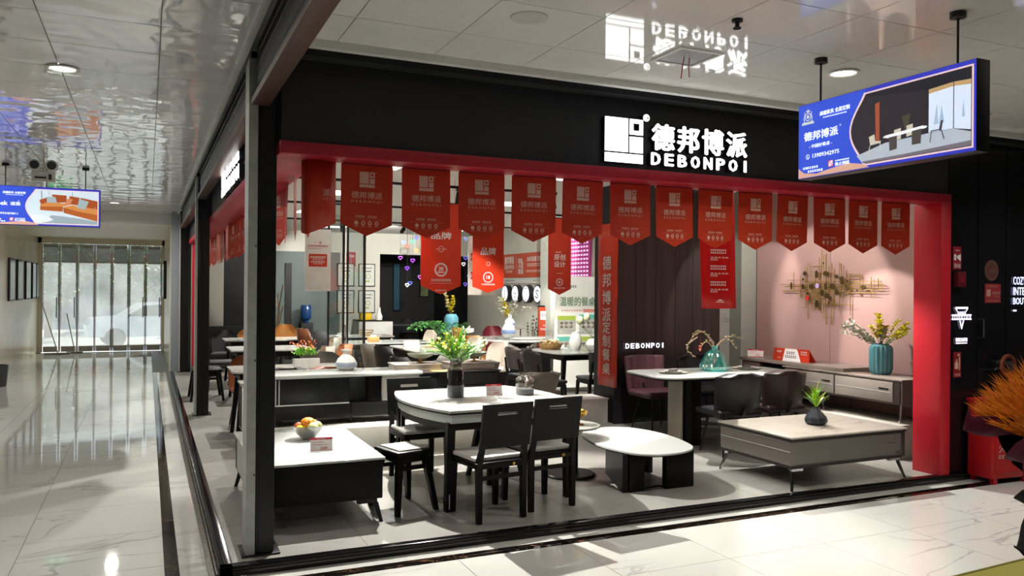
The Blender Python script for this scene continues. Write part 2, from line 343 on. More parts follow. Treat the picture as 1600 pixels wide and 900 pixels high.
# ceilings
CEILG = M('glossy_ceiling', '#e6e8e8', .03, var=.02, ior=3.2, bump=0)
def wavy(m, strength, scale):
    n = m.node_tree.nodes; l = m.node_tree.links; b = n['Principled BSDF']
    g = n.new('ShaderNodeNewGeometry'); t = n.new('ShaderNodeTexNoise'); t.inputs['Scale'].default_value = scale; t.inputs['Detail'].default_value = 1
    bp = n.new('ShaderNodeBump'); bp.inputs['Strength'].default_value = 1; bp.inputs['Distance'].default_value = strength
    l.new(g.outputs['Position'], t.inputs['Vector']); l.new(t.outputs[0], bp.inputs['Height']); l.new(bp.outputs[0], b.inputs['Normal'])
wavy(CEILG, .012, 3.4)
CEILF = M('satin_ceiling', '#efefea', .05, var=.02, ior=1.9); wavy(CEILF, .0006, 2.0)
cl = S('ceiling', MB().box(-4.6, .53, -4, 17.4, ZC + .012, ZC + .1).box(.67, 12, -4, 4.76, ZC + .012, ZC + .1).box(.53, .67, -4, 17.4, ZC + .05, ZC + .1).box(.67, 12, 4.76, 5.2, ZC + .05, ZC + .1), M('ceiling_joint', '#838482', .6))
def ctiles(xs, ys, m):
    tiles('ceiling_tile', xs, ys, ZC, .012, m, cl, .003)
ctiles([-2.94, -2.34, -1.74, -1.14, -.54, .06, .53], fr(3.1, 17.4, .6), CEILG)
ctiles([.67] + [1.01 + .6 * k for k in range(13)], [1.9, 2.5, 3.1, 3.7, 4.28, 4.76], CEILF)
S('trim_5', MB().box(.525, .545, -4, 17.4, ZC - .045, ZC + .02), ALU)
S('trim_13', MB().box(.67, 12, 4.745, 4.80, ZC - .045, ZC + .005), WHITEP)
# interior ceiling of the shop
S('ceiling_shop', MB().box(.75, 7.5, 5.2, 18.9, ZI, ZI + .1), WHITEP)

# corridor surroundings
WARM = M('warm_beige_wall', '#dfd4bd', .25, var=.08, scale=1.5, ior=1.6)
PALE = M('pale_wall', '#b3b2aa', .5, var=.05, scale=2)
S('wall_left', MB().box(-2.6, -2.5, 16.5, 23.5, ZF, 3.3), WARM)
S('wall_outer_left', MB().box(-4.7, -4.6, -4, 16.5, ZF, 3.3).box(-4.7, -2.5, 16.5, 16.6, ZF, 3.3), PALE)
S('wall_back', MB().box(-4.7, 12.1, -4.1, -4, ZF, 3.3), PALE)
S('wall_far_right', MB().box(12, 12.1, -4, 5.2, ZF, 3.3), PALE)
S('wall_bulkhead', MB().box(-2.5, .43, 17.4, 17.5, 2.86, 3.3), M('grey_bulkhead', '#d6d8d6', .4, var=.04))
S('ceiling_lobby', MB().box(-2.5, .43, 17.5, 23.5, 2.86, 2.96), M('lobby_ceiling', '#e2dac8', .5, var=.03))
S('wall_grey_end', MB().box(.43, .78, 17.0, 17.4, ZF, 3.1).box(.43, .78, 17.4, 23.5, ZF, 3.1), M('grey_green_laminate', '#8f979b', .3, var=.05))
S('wall_lobby_right', MB().box(.415, .43, 17.45, 23.3, ZF, 2.86), WARM)
S('wall_end', MB().box(-2.5, -2.42, 23.3, 23.45, ZF, 2.86).box(.36, .43, 23.3, 23.45, ZF, 2.86).box(-2.5, .43, 23.3, 23.45, 2.72, 2.86), WARM)
# glazed end doors: seven leaves
DG = glassy('door_glass', (.74, .78, .78), .2, haze=.16)
FRM = M('door_frame_grey', '#b3aaa1', .4, var=.1)
nL = 7; x0, x1 = -2.42, .36; wl = (x1 - x0) / nL
for k in range(nL):
    a = x0 + wl * k
    d = MB().box(a + .003, a + .022, 23.34, 23.40, ZF + .02, 2.70).box(a + wl - .022, a + wl - .003, 23.34, 23.40, ZF + .02, 2.70).box(a + .04, a + wl - .04, 23.34, 23.4, ZF + .02, ZF + .16).box(a + .04, a + wl - .04, 23.34, 23.4, 2.64, 2.70).box(a + .04, a + wl - .04, 23.35, 23.39, 2.24, 2.27)
    do = S('door_%d' % (k + 1), d, FRM)
    MB().box(a + .04, a + wl - .04, 23.366, 23.372, ZF + .16, 2.24).build('glass_pane', DG, do)
    MB().box(a + .04, a + wl - .04, 23.366, 23.372, 2.27, 2.64).build('transom_pane', glassy('transom_glass', (.30, .31, .28), .2, haze=.06), do)
    if k in (0, 1, 5, 6): MB().tube([(a + wl - .06, 23.33, 1.35), (a + wl - .06, 23.28, 1.33), (a + wl - .06, 23.28, .85), (a + wl - .06, 23.33, .83)], .012).build('handle', STEEL, do)

# shop shell
S('wall_shop_back', MB().box(.9, 1.54, 18.8, 18.9, 0, ZI).box(2.15, 5.06, 18.8, 18.9, 2.47, ZI).box(4.11, 5.06, 18.8, 18.9, 0, 2.47).box(5.06, 7.35, 18.8, 18.9, 2.46, ZI), CREAM)
S('wall_shop_mural', MB().box(1.54, 2.15, 18.8, 18.9, 0, ZI), M('dark_mural', '#222426', .5, var=.8, scale=1.2))
S('wall_shop_green', MB().box(2.15, 4.11, 18.8, 18.9, 0, 2.47), TEALW)
S('trim_6', MB().box(2.86, 3.0, 18.76, 18.8, 0, 2.2).box(2.25, 2.3, 18.76, 18.8, 0, 2.47), BLACK)
for nm, q in (('wall_room_back', (4.9, 7.5, 21.5, 21.6, 0, 2.6)), ('wall_room_left', (4.98, 5.04, 18.9, 21.5, 0, 2.6)), ('wall_room_right', (7.35, 7.4, 18.9, 21.5, 0, 2.6)), ('ceiling_room', (4.98, 7.4, 18.9, 21.5, 2.5, 2.6)), ('floor_room', (4.98, 7.4, 18.8, 21.5, -.05, 0))): S(nm, MB().box(*q), DARKW)
S('wall_shop_left', MB().box(.78, .92, 16.55, 18.9, 0, ZI).box(.78, .9, 5.2, 16.55, 2.56, ZI), CREAM)
S('wall_right', MB().box(7.35, 7.5, 8.5, 18.9, 0, ZI), CREAM)
# pink panelled wall behind the console, panels with open joints
pw = S('wall_pink', MB().box(7.372, 7.5, 5.15, 8.5, 0, ZI), DARKW)
PINK = M('pink_wall_panel', '#b08d88', .5, var=.03, scale=3)
for a, b in ((5.15, 5.88), (5.885, 7.1), (7.105, 8.36)): MB().box(7.352, 7.372, a, b, 0, ZI).build('wall_panel', PINK, pw)
S('wall_column_grey', MB().box(7.1, 7.35, 8.37, 8.62, 0, ZI), GREYC)
S('wall_marble_strip', MB().box(6.86, 7.1, 8.60, 8.7, 0, ZI), marble('grey_relief_marble', '#a5a59c', '#77776f', .4, 6, .06))
S('wall_pilaster', MB().box(7.1, 7.35, 13.85, 14.3, 0, ZI), marble('pilaster_marble', '#a9aba2', '#8b8d84', .3, 3, .05))
# dark panelled block
db = S('wall_dark_block', MB().box(5.25, 6.86, 8.515, 9.0, 0, ZI), DARKW)
PANB = M('dark_bronze_panel', '#3d3635', .35, metal=.3, var=.25, scale=3, stretch=(5, 5, .2))
xs = [5.25, 5.55, 5.85, 6.15, 6.42, 6.86]
for a, b in zip(xs[:-1], xs[1:]): MB().box(a + .002, b - .002, 8.50, 8.515, .0, ZI, b=.002, seg=1).build('wall_panel', PANB, db)
S('trim_7', MB().box(5.23, 6.9, 8.47, 8.5, 0, .5), BLACK)

# black fascia and neighbouring black shopfront
FB = M('fascia_black', '#1d1d20', .55, var=.12, scale=2)
S('wall_fascia', MB().box(.735, 6.62, 5.02, 5.18, 2.52, ZC + .05), FB)
S('wall_fascia_left', MB().box(.735, .9, 5.18, 16.9, 2.52, ZC + .05), FB)
S('trim_8', MB().box(.735, 12, 4.9, 5.02, ZC - .055, ZC + .05), M('header_grey', '#2c2d30', .5, var=.1))
ns = S('wall_neighbour', MB().box(6.62, 12, 5.05, 5.2, ZF, ZC + .05), BLACK)
for a, b in ((6.63, 7.02), (7.03, 7.42), (7.43, 8.6), (8.61, 9.8), (9.81, 11.9)): MB().box(a, b, 5.02, 5.05, .01, ZC).build('wall_panel', M('gloss_black_panel', '#131316', .18, var=.2, scale=3), ns)

# red portal frame: beam and pillars round both open sides
S('trim_9', MB().box(.722, 6.62, 4.985, 5.225, 2.46, 2.536, b=.003), RED)
S('trim_10', MB().box(.722, 1.02, 5.225, 16.6, 2.46, 2.536, b=.003), RED)
S('trim_11', MB().box(6.49, 6.62, 4.985, 5.27, .0, 2.46, b=.004), RED2)
S('trim_12', MB().box(.78, .92, 16.3, 16.54, .0, 2.46, b=.004), RED2)

# steel posts with shutter guide channels
def post(y, lab, strip):
    t = thing('steel_post', lab, 'post', (.565, y, 0))
    MB().box(0.008, .165, .02, .20, .0, 3.1, b=.006).build('shaft', BLKM, t)
    MB().box(.055, .16, .0, .0195, .02, 3.0).box(.07, .14, -.008, 0, .02, 3.0).build('guide_channel', M('channel_black', '#1b1c1e', .3, metal=.3), t)
    MB().box(-.006, .008, .02, .195, .012, 3.05).box(-.006, strip, -.004, .0195, .012, 3.05).build('guide_rail', M('rail_grey', '#a9aca9', .35, metal=.1, var=.12, scale=14), t)
    MB().box(-.03, .2, -.02, .23, 0, .012, b=.003).build('base_plate', BLKM, t)
    MB().cyl((.04, -.01, .5), (.04, -.014, .5), .006).cyl((.04, -.01, 1.2), (.04, -.014, 1.2), .006).cyl((.04, -.01, 1.9), (.04, -.014, 1.9), .006).build('rivet', STEEL, t, kind='stuff')
post(5.14, 'thick black steel post at the front corner of the shop', .048)
post(11.0, 'black steel post halfway along the left side of the shop', .02)
post(16.72, 'black steel post beside the far red pillar on the left side', .02)
def shutter(y0, y1, lab):
    t = thing('rolling_shutter', lab, 'shutter', (.60, (y0 + y1) / 2, 2.76)); h = (y1 - y0) / 2
    for k in range(5): MB().box(.0, .02, -h, h, .045 + k * .066, .045 + k * .066 + .062, b=.006, seg=1).build('slat', M('shutter_grey', '#3a3c3e', .4, metal=.3, var=.1, scale=12), t)
    MB().box(-.03, .075, -h, h, 0, .042, b=.004).build('bottom_rail', M('rail_brown', '#5a4038', .35, metal=.2, var=.2, scale=12), t)
shutter(-3, 5.12, 'raised grey roller shutter with brown bottom rail nearest the camera')
shutter(5.37, 10.98, 'raised roller shutter between the two black steel posts, over the left side sign')
shutter(11.23, 16.7, 'raised roller shutter farthest down the corridor before the grey wall')

# ================================================================== OUTSIDE the end doors
S('ground_street', MB().box(-25, 25, 24.2, 70, -.55, -.45), M('street_concrete', '#b9b6ae', .8, var=.08, scale=1))
bl = thing('building', 'pale building across the street seen through the end doors', 'building', (0, 52, -.45))
MB().box(-22, 22, 0, 6, 0, 7).build('wall', M('far_building', '#9a9c98', .8), bl)
MB().box(-4, 3, -.25, 0, 3.2, 4.0).build('sign_board', M('far_sign', '#7d3a30', .5), bl)
for k in range(7): MB().box(-16 + k * 4.5, -13.5 + k * 4.5, -.05, 0, 1, 2.8).build('window', M('far_window', '#3c4448', .2), bl)
def car(loc, rz, lab, col):
    t = thing('parked_car', lab, 'car', loc, rz)
    prof = [(-2.2, .35), (-2.25, .75), (-2.1, .98), (-1.2, 1.05), (-.55, 1.5), (.9, 1.55), (1.75, 1.1), (2.15, 1.0), (2.2, .6), (2.15, .35)]
    MB().plate(prof, -.85, .85).build('body', col, t)
    MB().plate([(-1.05, 1.06), (-.5, 1.42), (.2, 1.46), (.2, 1.06)], -.87, .87).plate([(.28, 1.06), (.28, 1.46), (.85, 1.46), (1.5, 1.1)], -.87, .87).build('side_window', M('car_glass', '#2a3236', .1), t)
    for x in (-1.4, 1.4):
        for s in (-1, 1): MB().cyl((x, s * .72, .33), (x, s * .9, .33), .33, n=18).build('wheel', M('tyre', '#1c1c1c', .7), t)
    MB().box(2.16, 2.22, -.7, -.35, .65, .8).box(2.16, 2.22, .35, .7, .65, .8).build('headlight', ALU, t)
car((.3, 31.5, -.45), R(8), 'white car parked right outside the glazed end doors', M('car_white', '#e8e8e8', .2, coat=.5))
car((5.9, 34, -.45), R(5), 'silver car parked behind the white one across the forecourt', M('car_silver', '#9fa3a6', .25, coat=.5))
rg = random.Random(4)
for i, (x, y, s) in enumerate(((-3.6, 37, .95), (-.2, 44, 1.0), (3.6, 40, .9), (-8, 43, 1.0), (8.2, 45, 1.0))):
    t = thing('street_tree', ['leftmost', 'middle', 'right-hand', 'farther left', 'farther right'][i] + ' leafy tree seen through the end doors', 'tree', (x, y, -.45))
    MB().tube([(0, 0, 0), (.05, 0, 1.5), (0, .1, 3 * s)], [.16, .12, .06]).build('trunk', STEMM, t)
    mb = MB()
    for k in range(900):
        a, b, q = rg.random() * 6.28, rg.uniform(-1, 1), rg.random() ** .4
        p = Vector((1.9 * q * math.cos(a) * math.sqrt(1 - b * b), 1.9 * q * math.sin(a) * math.sqrt(1 - b * b), 3.2 + 1.9 * q * b)) * s
        mb.leaf(p, (rg.uniform(-1, 1), rg.uniform(-1, 1), rg.uniform(-1, .4)), .34, .2)
    mb.build('foliage', M('tree_green', '#5d7f52', .6, var=.3, scale=2), t, kind='stuff')

# ================================================================== SIGNS AND HANGING THINGS
GLOW = E('sign_glow', '#ffffff', 3.2)
SIDE = M('letter_side_black', '#0e0e10', .4)
def logo(mb, x, z, s, y=0):          # lower-left corner x,z ; size s
    mb.rect(x, x + .60 * s, z + .25 * s, z + s, y); mb.rect(x, x + s, z, z + .20 * s, y)
    mb.rect(x + .66 * s, x + s, z + .25 * s, z + .58 * s, y)
    a, b, c, d = x + .66 * s, x + s, z + .64 * s, z + s; w_ = .10 * s
    mb.rect(a, b, c, c + w_, y); mb.rect(a, b, d - w_, d, y); mb.rect(a, a + w_, c + w_, d - w_, y); mb.rect(b - w_, b, c + w_, d - w_, y)
    return mb
def solidify(mb, d):   # flat faces at y -> slab d thick towards +y
    vs, fs = mb.v, mb.f; n = len(vs); out = MB(); out.v = [v.copy() for v in vs] + [v + Vector((0, d, 0)) for v in vs]
    cnt = {}
    for f in fs:
        for i in range(len(f)): e = (f[i], f[(i + 1) % len(f)]); cnt[tuple(sorted(e))] = cnt.get(tuple(sorted(e)), 0) + 1
    out.f = list(fs) + [tuple(n + i for i in reversed(f)) for f in fs]
    for f in fs:
        for i in range(len(f)):
            a, b = f[i], f[(i + 1) % len(f)]
            if cnt[tuple(sorted((a, b)))] == 1: out.f.append((b, a, n + a, n + b))
    return out
def fascia_sign(loc, rz, k, lab):
    t = thing('illuminated_sign', lab, 'sign', loc, rz)
    def part(name, fn):
        mb = MB(); fn(mb); face = solidify(mb, .006).build(name, GLOW, t)
        b = MB(); fn(b); b2 = solidify(b, .045); b2.v = [v + Vector((0, .0065, 0)) for v in b2.v]; b2.build('letter_return', SIDE, face)
    s = .32 * k
    def lg(mb):
        mb.rect(0, .60 * s, .24 * s, s); mb.rect(0, s, 0, .20 * s); mb.rect(.65 * s, s, .24 * s, .60 * s)
        a, b, c, d = .65 * s, s, .65 * s, s
        n = 12; cx, cz, r = (a + b) / 2 , (c + d) / 2, .085 * s     # square with a round hole
        mb.rect(a, cx - r, c, d); mb.rect(cx + r, b, c, d); mb.rect(cx - r, cx + r, c, cz - r); mb.rect(cx - r, cx + r, cz + r, d)
    part('logo', lg)
    part('registered_mark', lambda mb: (mb.ring(s + .03 * k, s + .02 * k, .026 * k, .006 * k), mb.text('R', s + .03 * k, s + .005 * k, .028 * k)))
    for i, c in enumerate('德邦博派'): part('character', lambda mb: mb.text(c, (.405 + .228 * i) * k, .115 * k, .19 * k, w=.19 * k, bold=.035, cen=False))
    for i, c in enumerate('DEBONPOI'): part('letter', lambda mb: mb.text(c, (.435 + .119 * i) * k, 0.004 * k, .085 * k, w=(.014 if c == 'I' else .072) * k, bold=.06))
    return t
fascia_sign((2.975, 4.965, 2.572), 0, 1.0, 'large glowing white shop sign on the black front fascia')
fascia_sign((.68, 8.66, 2.55), -PI / 2, 1.3, 'glowing white shop sign on the left side fascia, seen edge-on')

# small lit lettering on the dark panelled wall
t = thing('lit_lettering', 'small glowing white lettering on the dark panelled wall behind the purple chair', 'sign', (5.39, 8.475, .925))
for i, c in enumerate('DEBONPOI'): MB().text(c, .03 + .075 * i, 0, .06, w=(.014 if c == 'I' else .05), bold=.03, y=0).build('letter', E('small_sign_glow', '#f4efff', 2.6), t)
MB().box(-.02, .6, .004, .026, .02, .028).build('fixing_rail', SIDE, t)

# ---- red pennants under the beam
def penn_print(mb, dirty=1):
    logo(mb, -.052, -.15, .104)
    mb.text('德邦博派', 0, -.225, .046, w=.21, bold=.01); mb.text('D E B O N P O I', 0, -.252, .016, w=.21)
    mb.dashes(-.075, -.01, -.353, .014, 4, seed=3); mb.dashes(.005, .07, -.353, .014, 4, seed=5)
    mb.rect(-.12, .12, -.3665, -.3655)
    for k in range(4):
        x = -.069 + .046 * k
        if k == 0: mb.disc(x, -.388, .014, n=12)
        else: mb.ring(x, -.388, .014, .007, n=12)
        mb.rect(x - .012, x + .012, -.411, -.4075)
    mb.ring(.062, -.045, .004, .0015, n=8)
def penn_body(bow=.006):
    mb = MB(); n = 8; g = []
    for side in (0, 1):
        for i in range(n + 1):
            x = -.175 + .35 * i / n; zb = -.395 - .08 * (1 - abs(x) / .175)
            for z in (0, -.13, -.26, -.39 * 1.0, zb): g.append((x, (0 if side == 0 else .002) + bow * math.cos(x / .175 * 1.57) * (-z * 2), z))
    m = 5; N = (n + 1) * m; fs = []
    for i in range(n):
        for j in range(m - 1):
            a = i * m + j; fs += [(a, a + 1, a + m + 1, a + m), (N + a, N + a + m, N + a + m + 1, N + a + 1)]
    for i in range(n): a = i * m; fs += [(a, a + m, N + a + m, N + a), (a + m - 1, N + a + m - 1, N + a + 2 * m - 1, a + 2 * m - 1)]
    fs += [(j, N + j, N + j + 1, j + 1) for j in range(m - 1)] + [(n * m + j, n * m + j + 1, N + n * m + j + 1, N + n * m + j) for j in range(m - 1)]
    return mb.add(g, fs)
rg = random.Random(11)
pen0 = thing('pennant', 'x', 'banner', (0, 0, 0), group='red pennants under the front beam')
penn_body(0).build('cloth', BANNER, pen0)
mb = MB(); penn_print(mb); mb.v = [v + Vector((0, -.0015, 0)) for v in mb.v]; mb.build('print', PRINT, pen0)
MB().box(-.17, .17, -.003, .004, -.004, .012).build('hem_tape', M('hem_dark', '#7c1a20', .5), pen0)
first = True; nth = 0
for k in range(13):
    x = 1.312 + .4057 * k
    lab = '%s full red pennant from the left under the front beam' % ORD[k].replace('first', 'first')
    if k == 12: lab = 'last red pennant at the right, next to the red pillar'
    if k == 0: o = pen0
    else: o = dup(pen0)
    o.scale = (.981,) * 3; o.location = (x, 5.205 + rg.uniform(-.004, .004), 2.455); o.rotation_euler = (R(rg.uniform(-1.2, 1.2)), R(rg.uniform(-.7, .7)), R(rg.uniform(-4, 4))); o['label'] = lab
# curled pennant at the corner
t = thing('pennant', 'creased red pennant curling round the front left corner', 'banner', (0, 0, 0), group='red pennants under the front beam')
pts = [(1.105, 5.21), (1.04, 5.18), (.965, 5.155), (.915, 5.175), (.895, 5.235), (.91, 5.33), (.93, 5.40)]
g = []; L = [0]
for a, b in zip(pts[:-1], pts[1:]): L.append(L[-1] + math.dist(a, b))
for (x, y), l in zip(pts, L):
    u = l / L[-1]; g += [(x, y, 2.46), (x, y, 2.2), (x, y, 2.46 - .395 - .085 * (1 - abs(2 * u - 1)))]
fs = []
for i in range(len(pts) - 1):
    for j in range(2): a = i * 3 + j; fs.append((a, a + 1, a + 4, a + 3))
mb = MB().add(g, fs); o = mb.build('cloth', BANNER, t, ang=180); md = o.modifiers.new('thickness', 'SOLIDIFY'); md.thickness = .002
mb = MB(); mb.T = mat4((1.04, 5.172, 2.46), (0, 0, R(14))); mb.text('派', 0, -.225, .046, bold=.01); mb.text('P O I', .0, -.252, .016); mb.build('print', PRINT, t)
for k in range(24):
    y = 5.72 + .4135 * k; lab = '%s red pennant from the front corner along the left beam' % (ORD[k] if k < 21 else ['twenty-second', 'twenty-third', 'twenty-fourth'][k - 21])
    o = dup(pen0, (1.0 + rg.uniform(-.01, .01), y, 2.462), -PI / 2 + R(rg.uniform(-14, 14)), lab, 'red pennants along the left beam')
    o.rotation_euler.x = R(rg.uniform(-2, 2)); o.rotation_euler.y = 0

# ---- long banners inside the shop
def long_banner(name, lab, loc, wd, h, m, rz=0, point=.07, prints=None, rod=True, border=None, group=None):
    t = thing(name, lab, 'banner', loc, rz, group)
    p = [(-wd / 2, 0), (wd / 2, 0), (wd / 2, -h + point)] + ([(0, -h)] if point else []) + [(-wd / 2, -h + point)]
    MB().plate(p[::-1], 0, .003).build('cloth', m, t)
    if prints:
        mb = Rows(); prints(mb); mb.build('print', WPRINT, t, -.002)
    if border: q = [(x * 1.03, z) for x, z in p[::-1]]; MB().plate(q, .0035, .005).build('border', border, t)
    MB().tube([(-wd / 2 - .01, .002, 0), (wd / 2 + .01, .002, 0)], .006).tube([(-wd / 3, .002, 0), (-wd / 3, .002, ZI - loc[2])], .0015, 4).tube([(wd / 3, .002, 0), (wd / 3, .002, ZI - loc[2])], .0015, 4).build('hanging_rod', BLKM, t)
    return t
def award(w_, big, num):
    def fn(mb):
        mb.text(big, 0, -.43, .085 if len(big) < 5 else .08, w=w_ * .5, bold=.02)
        mb.ring(0, -.545, .035, .004); mb.rect(-.07, .07, -.547, -.543)
        mb.ring(0, -.79, .083, .012, n=10); mb.ring(0, -.79, .066, .004, n=20); mb.text(num, 0, -.80, .045, bold=.03); mb.rect(-.045, .045, -.825, -.812)
        mb.dashes(-w_ * .25, w_ * .25, -.925, .024, 10, seed=7); mb.rect(-w_ * .27, w_ * .27, -.95, -.947)
        mb.dashes(-.07, .07, -1.04, .014, 6, seed=8)
    return fn
long_banner('hanging_banner', 'large orange red pointed banner with a 30 badge, left of the three inside', (3.16, 9.0, 2.66), .50, 1.08, ORB, point=.10, prints=award(.5, '品牌', '30'), group='pointed orange banners inside the shop')
long_banner('hanging_banner', 'middle orange red banner with two large characters and an 18 badge', (4.60, 11.0, 2.62), .50, 1.03, ORB, point=.09, prints=lambda mb: (mb.text('品牌', 0, -.47, .11, w=.24, bold=.02), mb.ring(0, -.60, .03, .004), mb.ring(0, -.80, .08, .011, n=20), mb.text('18', 0, -.825, .05, bold=.04), mb.dashes(-.11, .11, -.915, .02, 9)), group='pointed orange banners inside the shop')
long_banner('hanging_banner', 'right-hand orange red banner with four characters in two rows', (4.74, 9.0, 2.55), .325, .97, M('banner_orange_dark', '#b8361f', .45), point=.075, prints=lambda mb: (mb.text('原创', 0, -.53, .075, w=.16, bold=.02), mb.text('设计', 0, -.62, .075, w=.16, bold=.02), mb.rect(-.05, .05, -.70, -.697), mb.ring(0, -.81, .05, .006), mb.ring(0, -.81, .036, .004), mb.disc(0, -.81, .015, n=8), mb.dashes(-.08, .08, -.89, .014, 9), mb.dashes(-.06, .02, -.44, .016, 4)), group='pointed orange banners inside the shop')
t = long_banner('hanging_banner', 'plain white square-ended banner with a small red box of print', (1.72, 9.0, 2.30), .285, .69, M('banner_white', '#d5d3cd', .5), point=0, prints=None)
MB().plate([(-.10, -.42), (.10, -.42), (.10, -.28), (-.10, -.28)], -.002, -.0005).build('print_box', ORB, t)
mb = MB(); mb.dashes(-.085, .085, -.325, .02, 8, y=-.003); mb.dashes(-.06, .06, -.342, .01, 7, y=-.003, seed=4); mb.dashes(-.075, .075, -.375, .02, 7, y=-.003, seed=9); mb.dashes(-.05, .05, -.392, .01, 7, y=-.003, seed=6); mb.build('box_print', WPRINT, t)
mb = MB(); mb.text('一  餐', 0, -.17, .03, y=-.003); mb.dashes(-.11, .11, -.20, .018, 12, y=-.003); mb.dashes(-.11, .03, -.225, .008, 9, y=-.003); mb.rect(-.02, .03, -.665, -.662, y=-.003); mb.build('red_print', CARDR, t)
# bright red hanging banner beside the marble strip, slightly twisted
t = thing('hanging_banner', 'bright red square-ended banner hanging in front of the dark panelled wall', 'banner', (5.19, 6.5, 2.72), R(-3))
g = []; n = 6
for i in range(n + 1):
    for j in range(9):
        u = i / n - .5; v = j / 8; g.append((u * .42 + .02 * v, -.03 * v * (u * 2) ** 2 + .015 * v * u, -1.25 * v))
fs = [(i * 9 + j, i * 9 + j + 1, (i + 1) * 9 + j + 1, (i + 1) * 9 + j) for i in range(n) for j in range(8)]
o = MB().add(g, fs).build('cloth', M('bright_red_cloth', '#cf1414', .4, var=.03), t, ang=180); md = o.modifiers.new('thickness', 'SOLIDIFY'); md.thickness = .003
mb = MB()
for k in range(3): z = -.70 - .16 * k; mb.dashes(-.10, .09, z, .042, 8, seed=k + 3); mb.dashes(-.10, .12, z - .045, .012, 5, seed=9); mb.dashes(-.10, -.01, z - .068, .016, 4, seed=2)
mb.dashes(-.03, .07, -1.19, .014, 5); mb.flat([(-.02, -1.17), (.06, -1.17), (.02, -1.155)])
mb.v = [v + Vector((.015, -.028, 0)) for v in mb.v]; mb.build('print', WPRINT, t)
MB().tube([(-.22, .004, 0), (.22, .004, 0)], .007).tube([(-.15, .004, 0), (-.15, .004, .23)], .0015, 4).tube([(.15, .004, 0), (.15, .004, .23)], .0015, 4).build('hanging_rod', BLKM, t)
# vertical red banner on the side of the dark block
t = thing('vertical_banner', 'narrow red banner with white characters running down the dark block side', 'banner', (5.225, 8.62, .45))
g = []; n = 6; rg2 = random.Random(3)
for i in range(n + 1):
    for j in range(13):
        u = i / n - .5; v = j / 12; g.append((rg2.uniform(-.006, .006) - .01, u * .46, 2.02 * v))
fs = [(i * 13 + j, i * 13 + j + 1, (i + 1) * 13 + j + 1, (i + 1) * 13 + j) for i in range(n) for j in range(12)]
o = MB().add(g, fs).build('cloth', M('satin_banner', '#b5331f', .3, var=.05), t, ang=180); md = o.modifiers.new('thickness', 'SOLIDIFY'); md.thickness = .003
mb = MB(); mb.T = FACE_L
for i, c in enumerate('德邦博派'): mb.text(c, 0, 1.45 - .215 * i, .17, w=.2, bold=.02)
for i, c in enumerate('定制餐桌'): mb.text(c, 0, .66 - .17 * i, .145, w=.18, bold=.02)
mb.v = [v + Vector((-.022, 0, 0)) for v in mb.v]; mb.build('print', M('print_grey', '#cbbfba', .5), t)

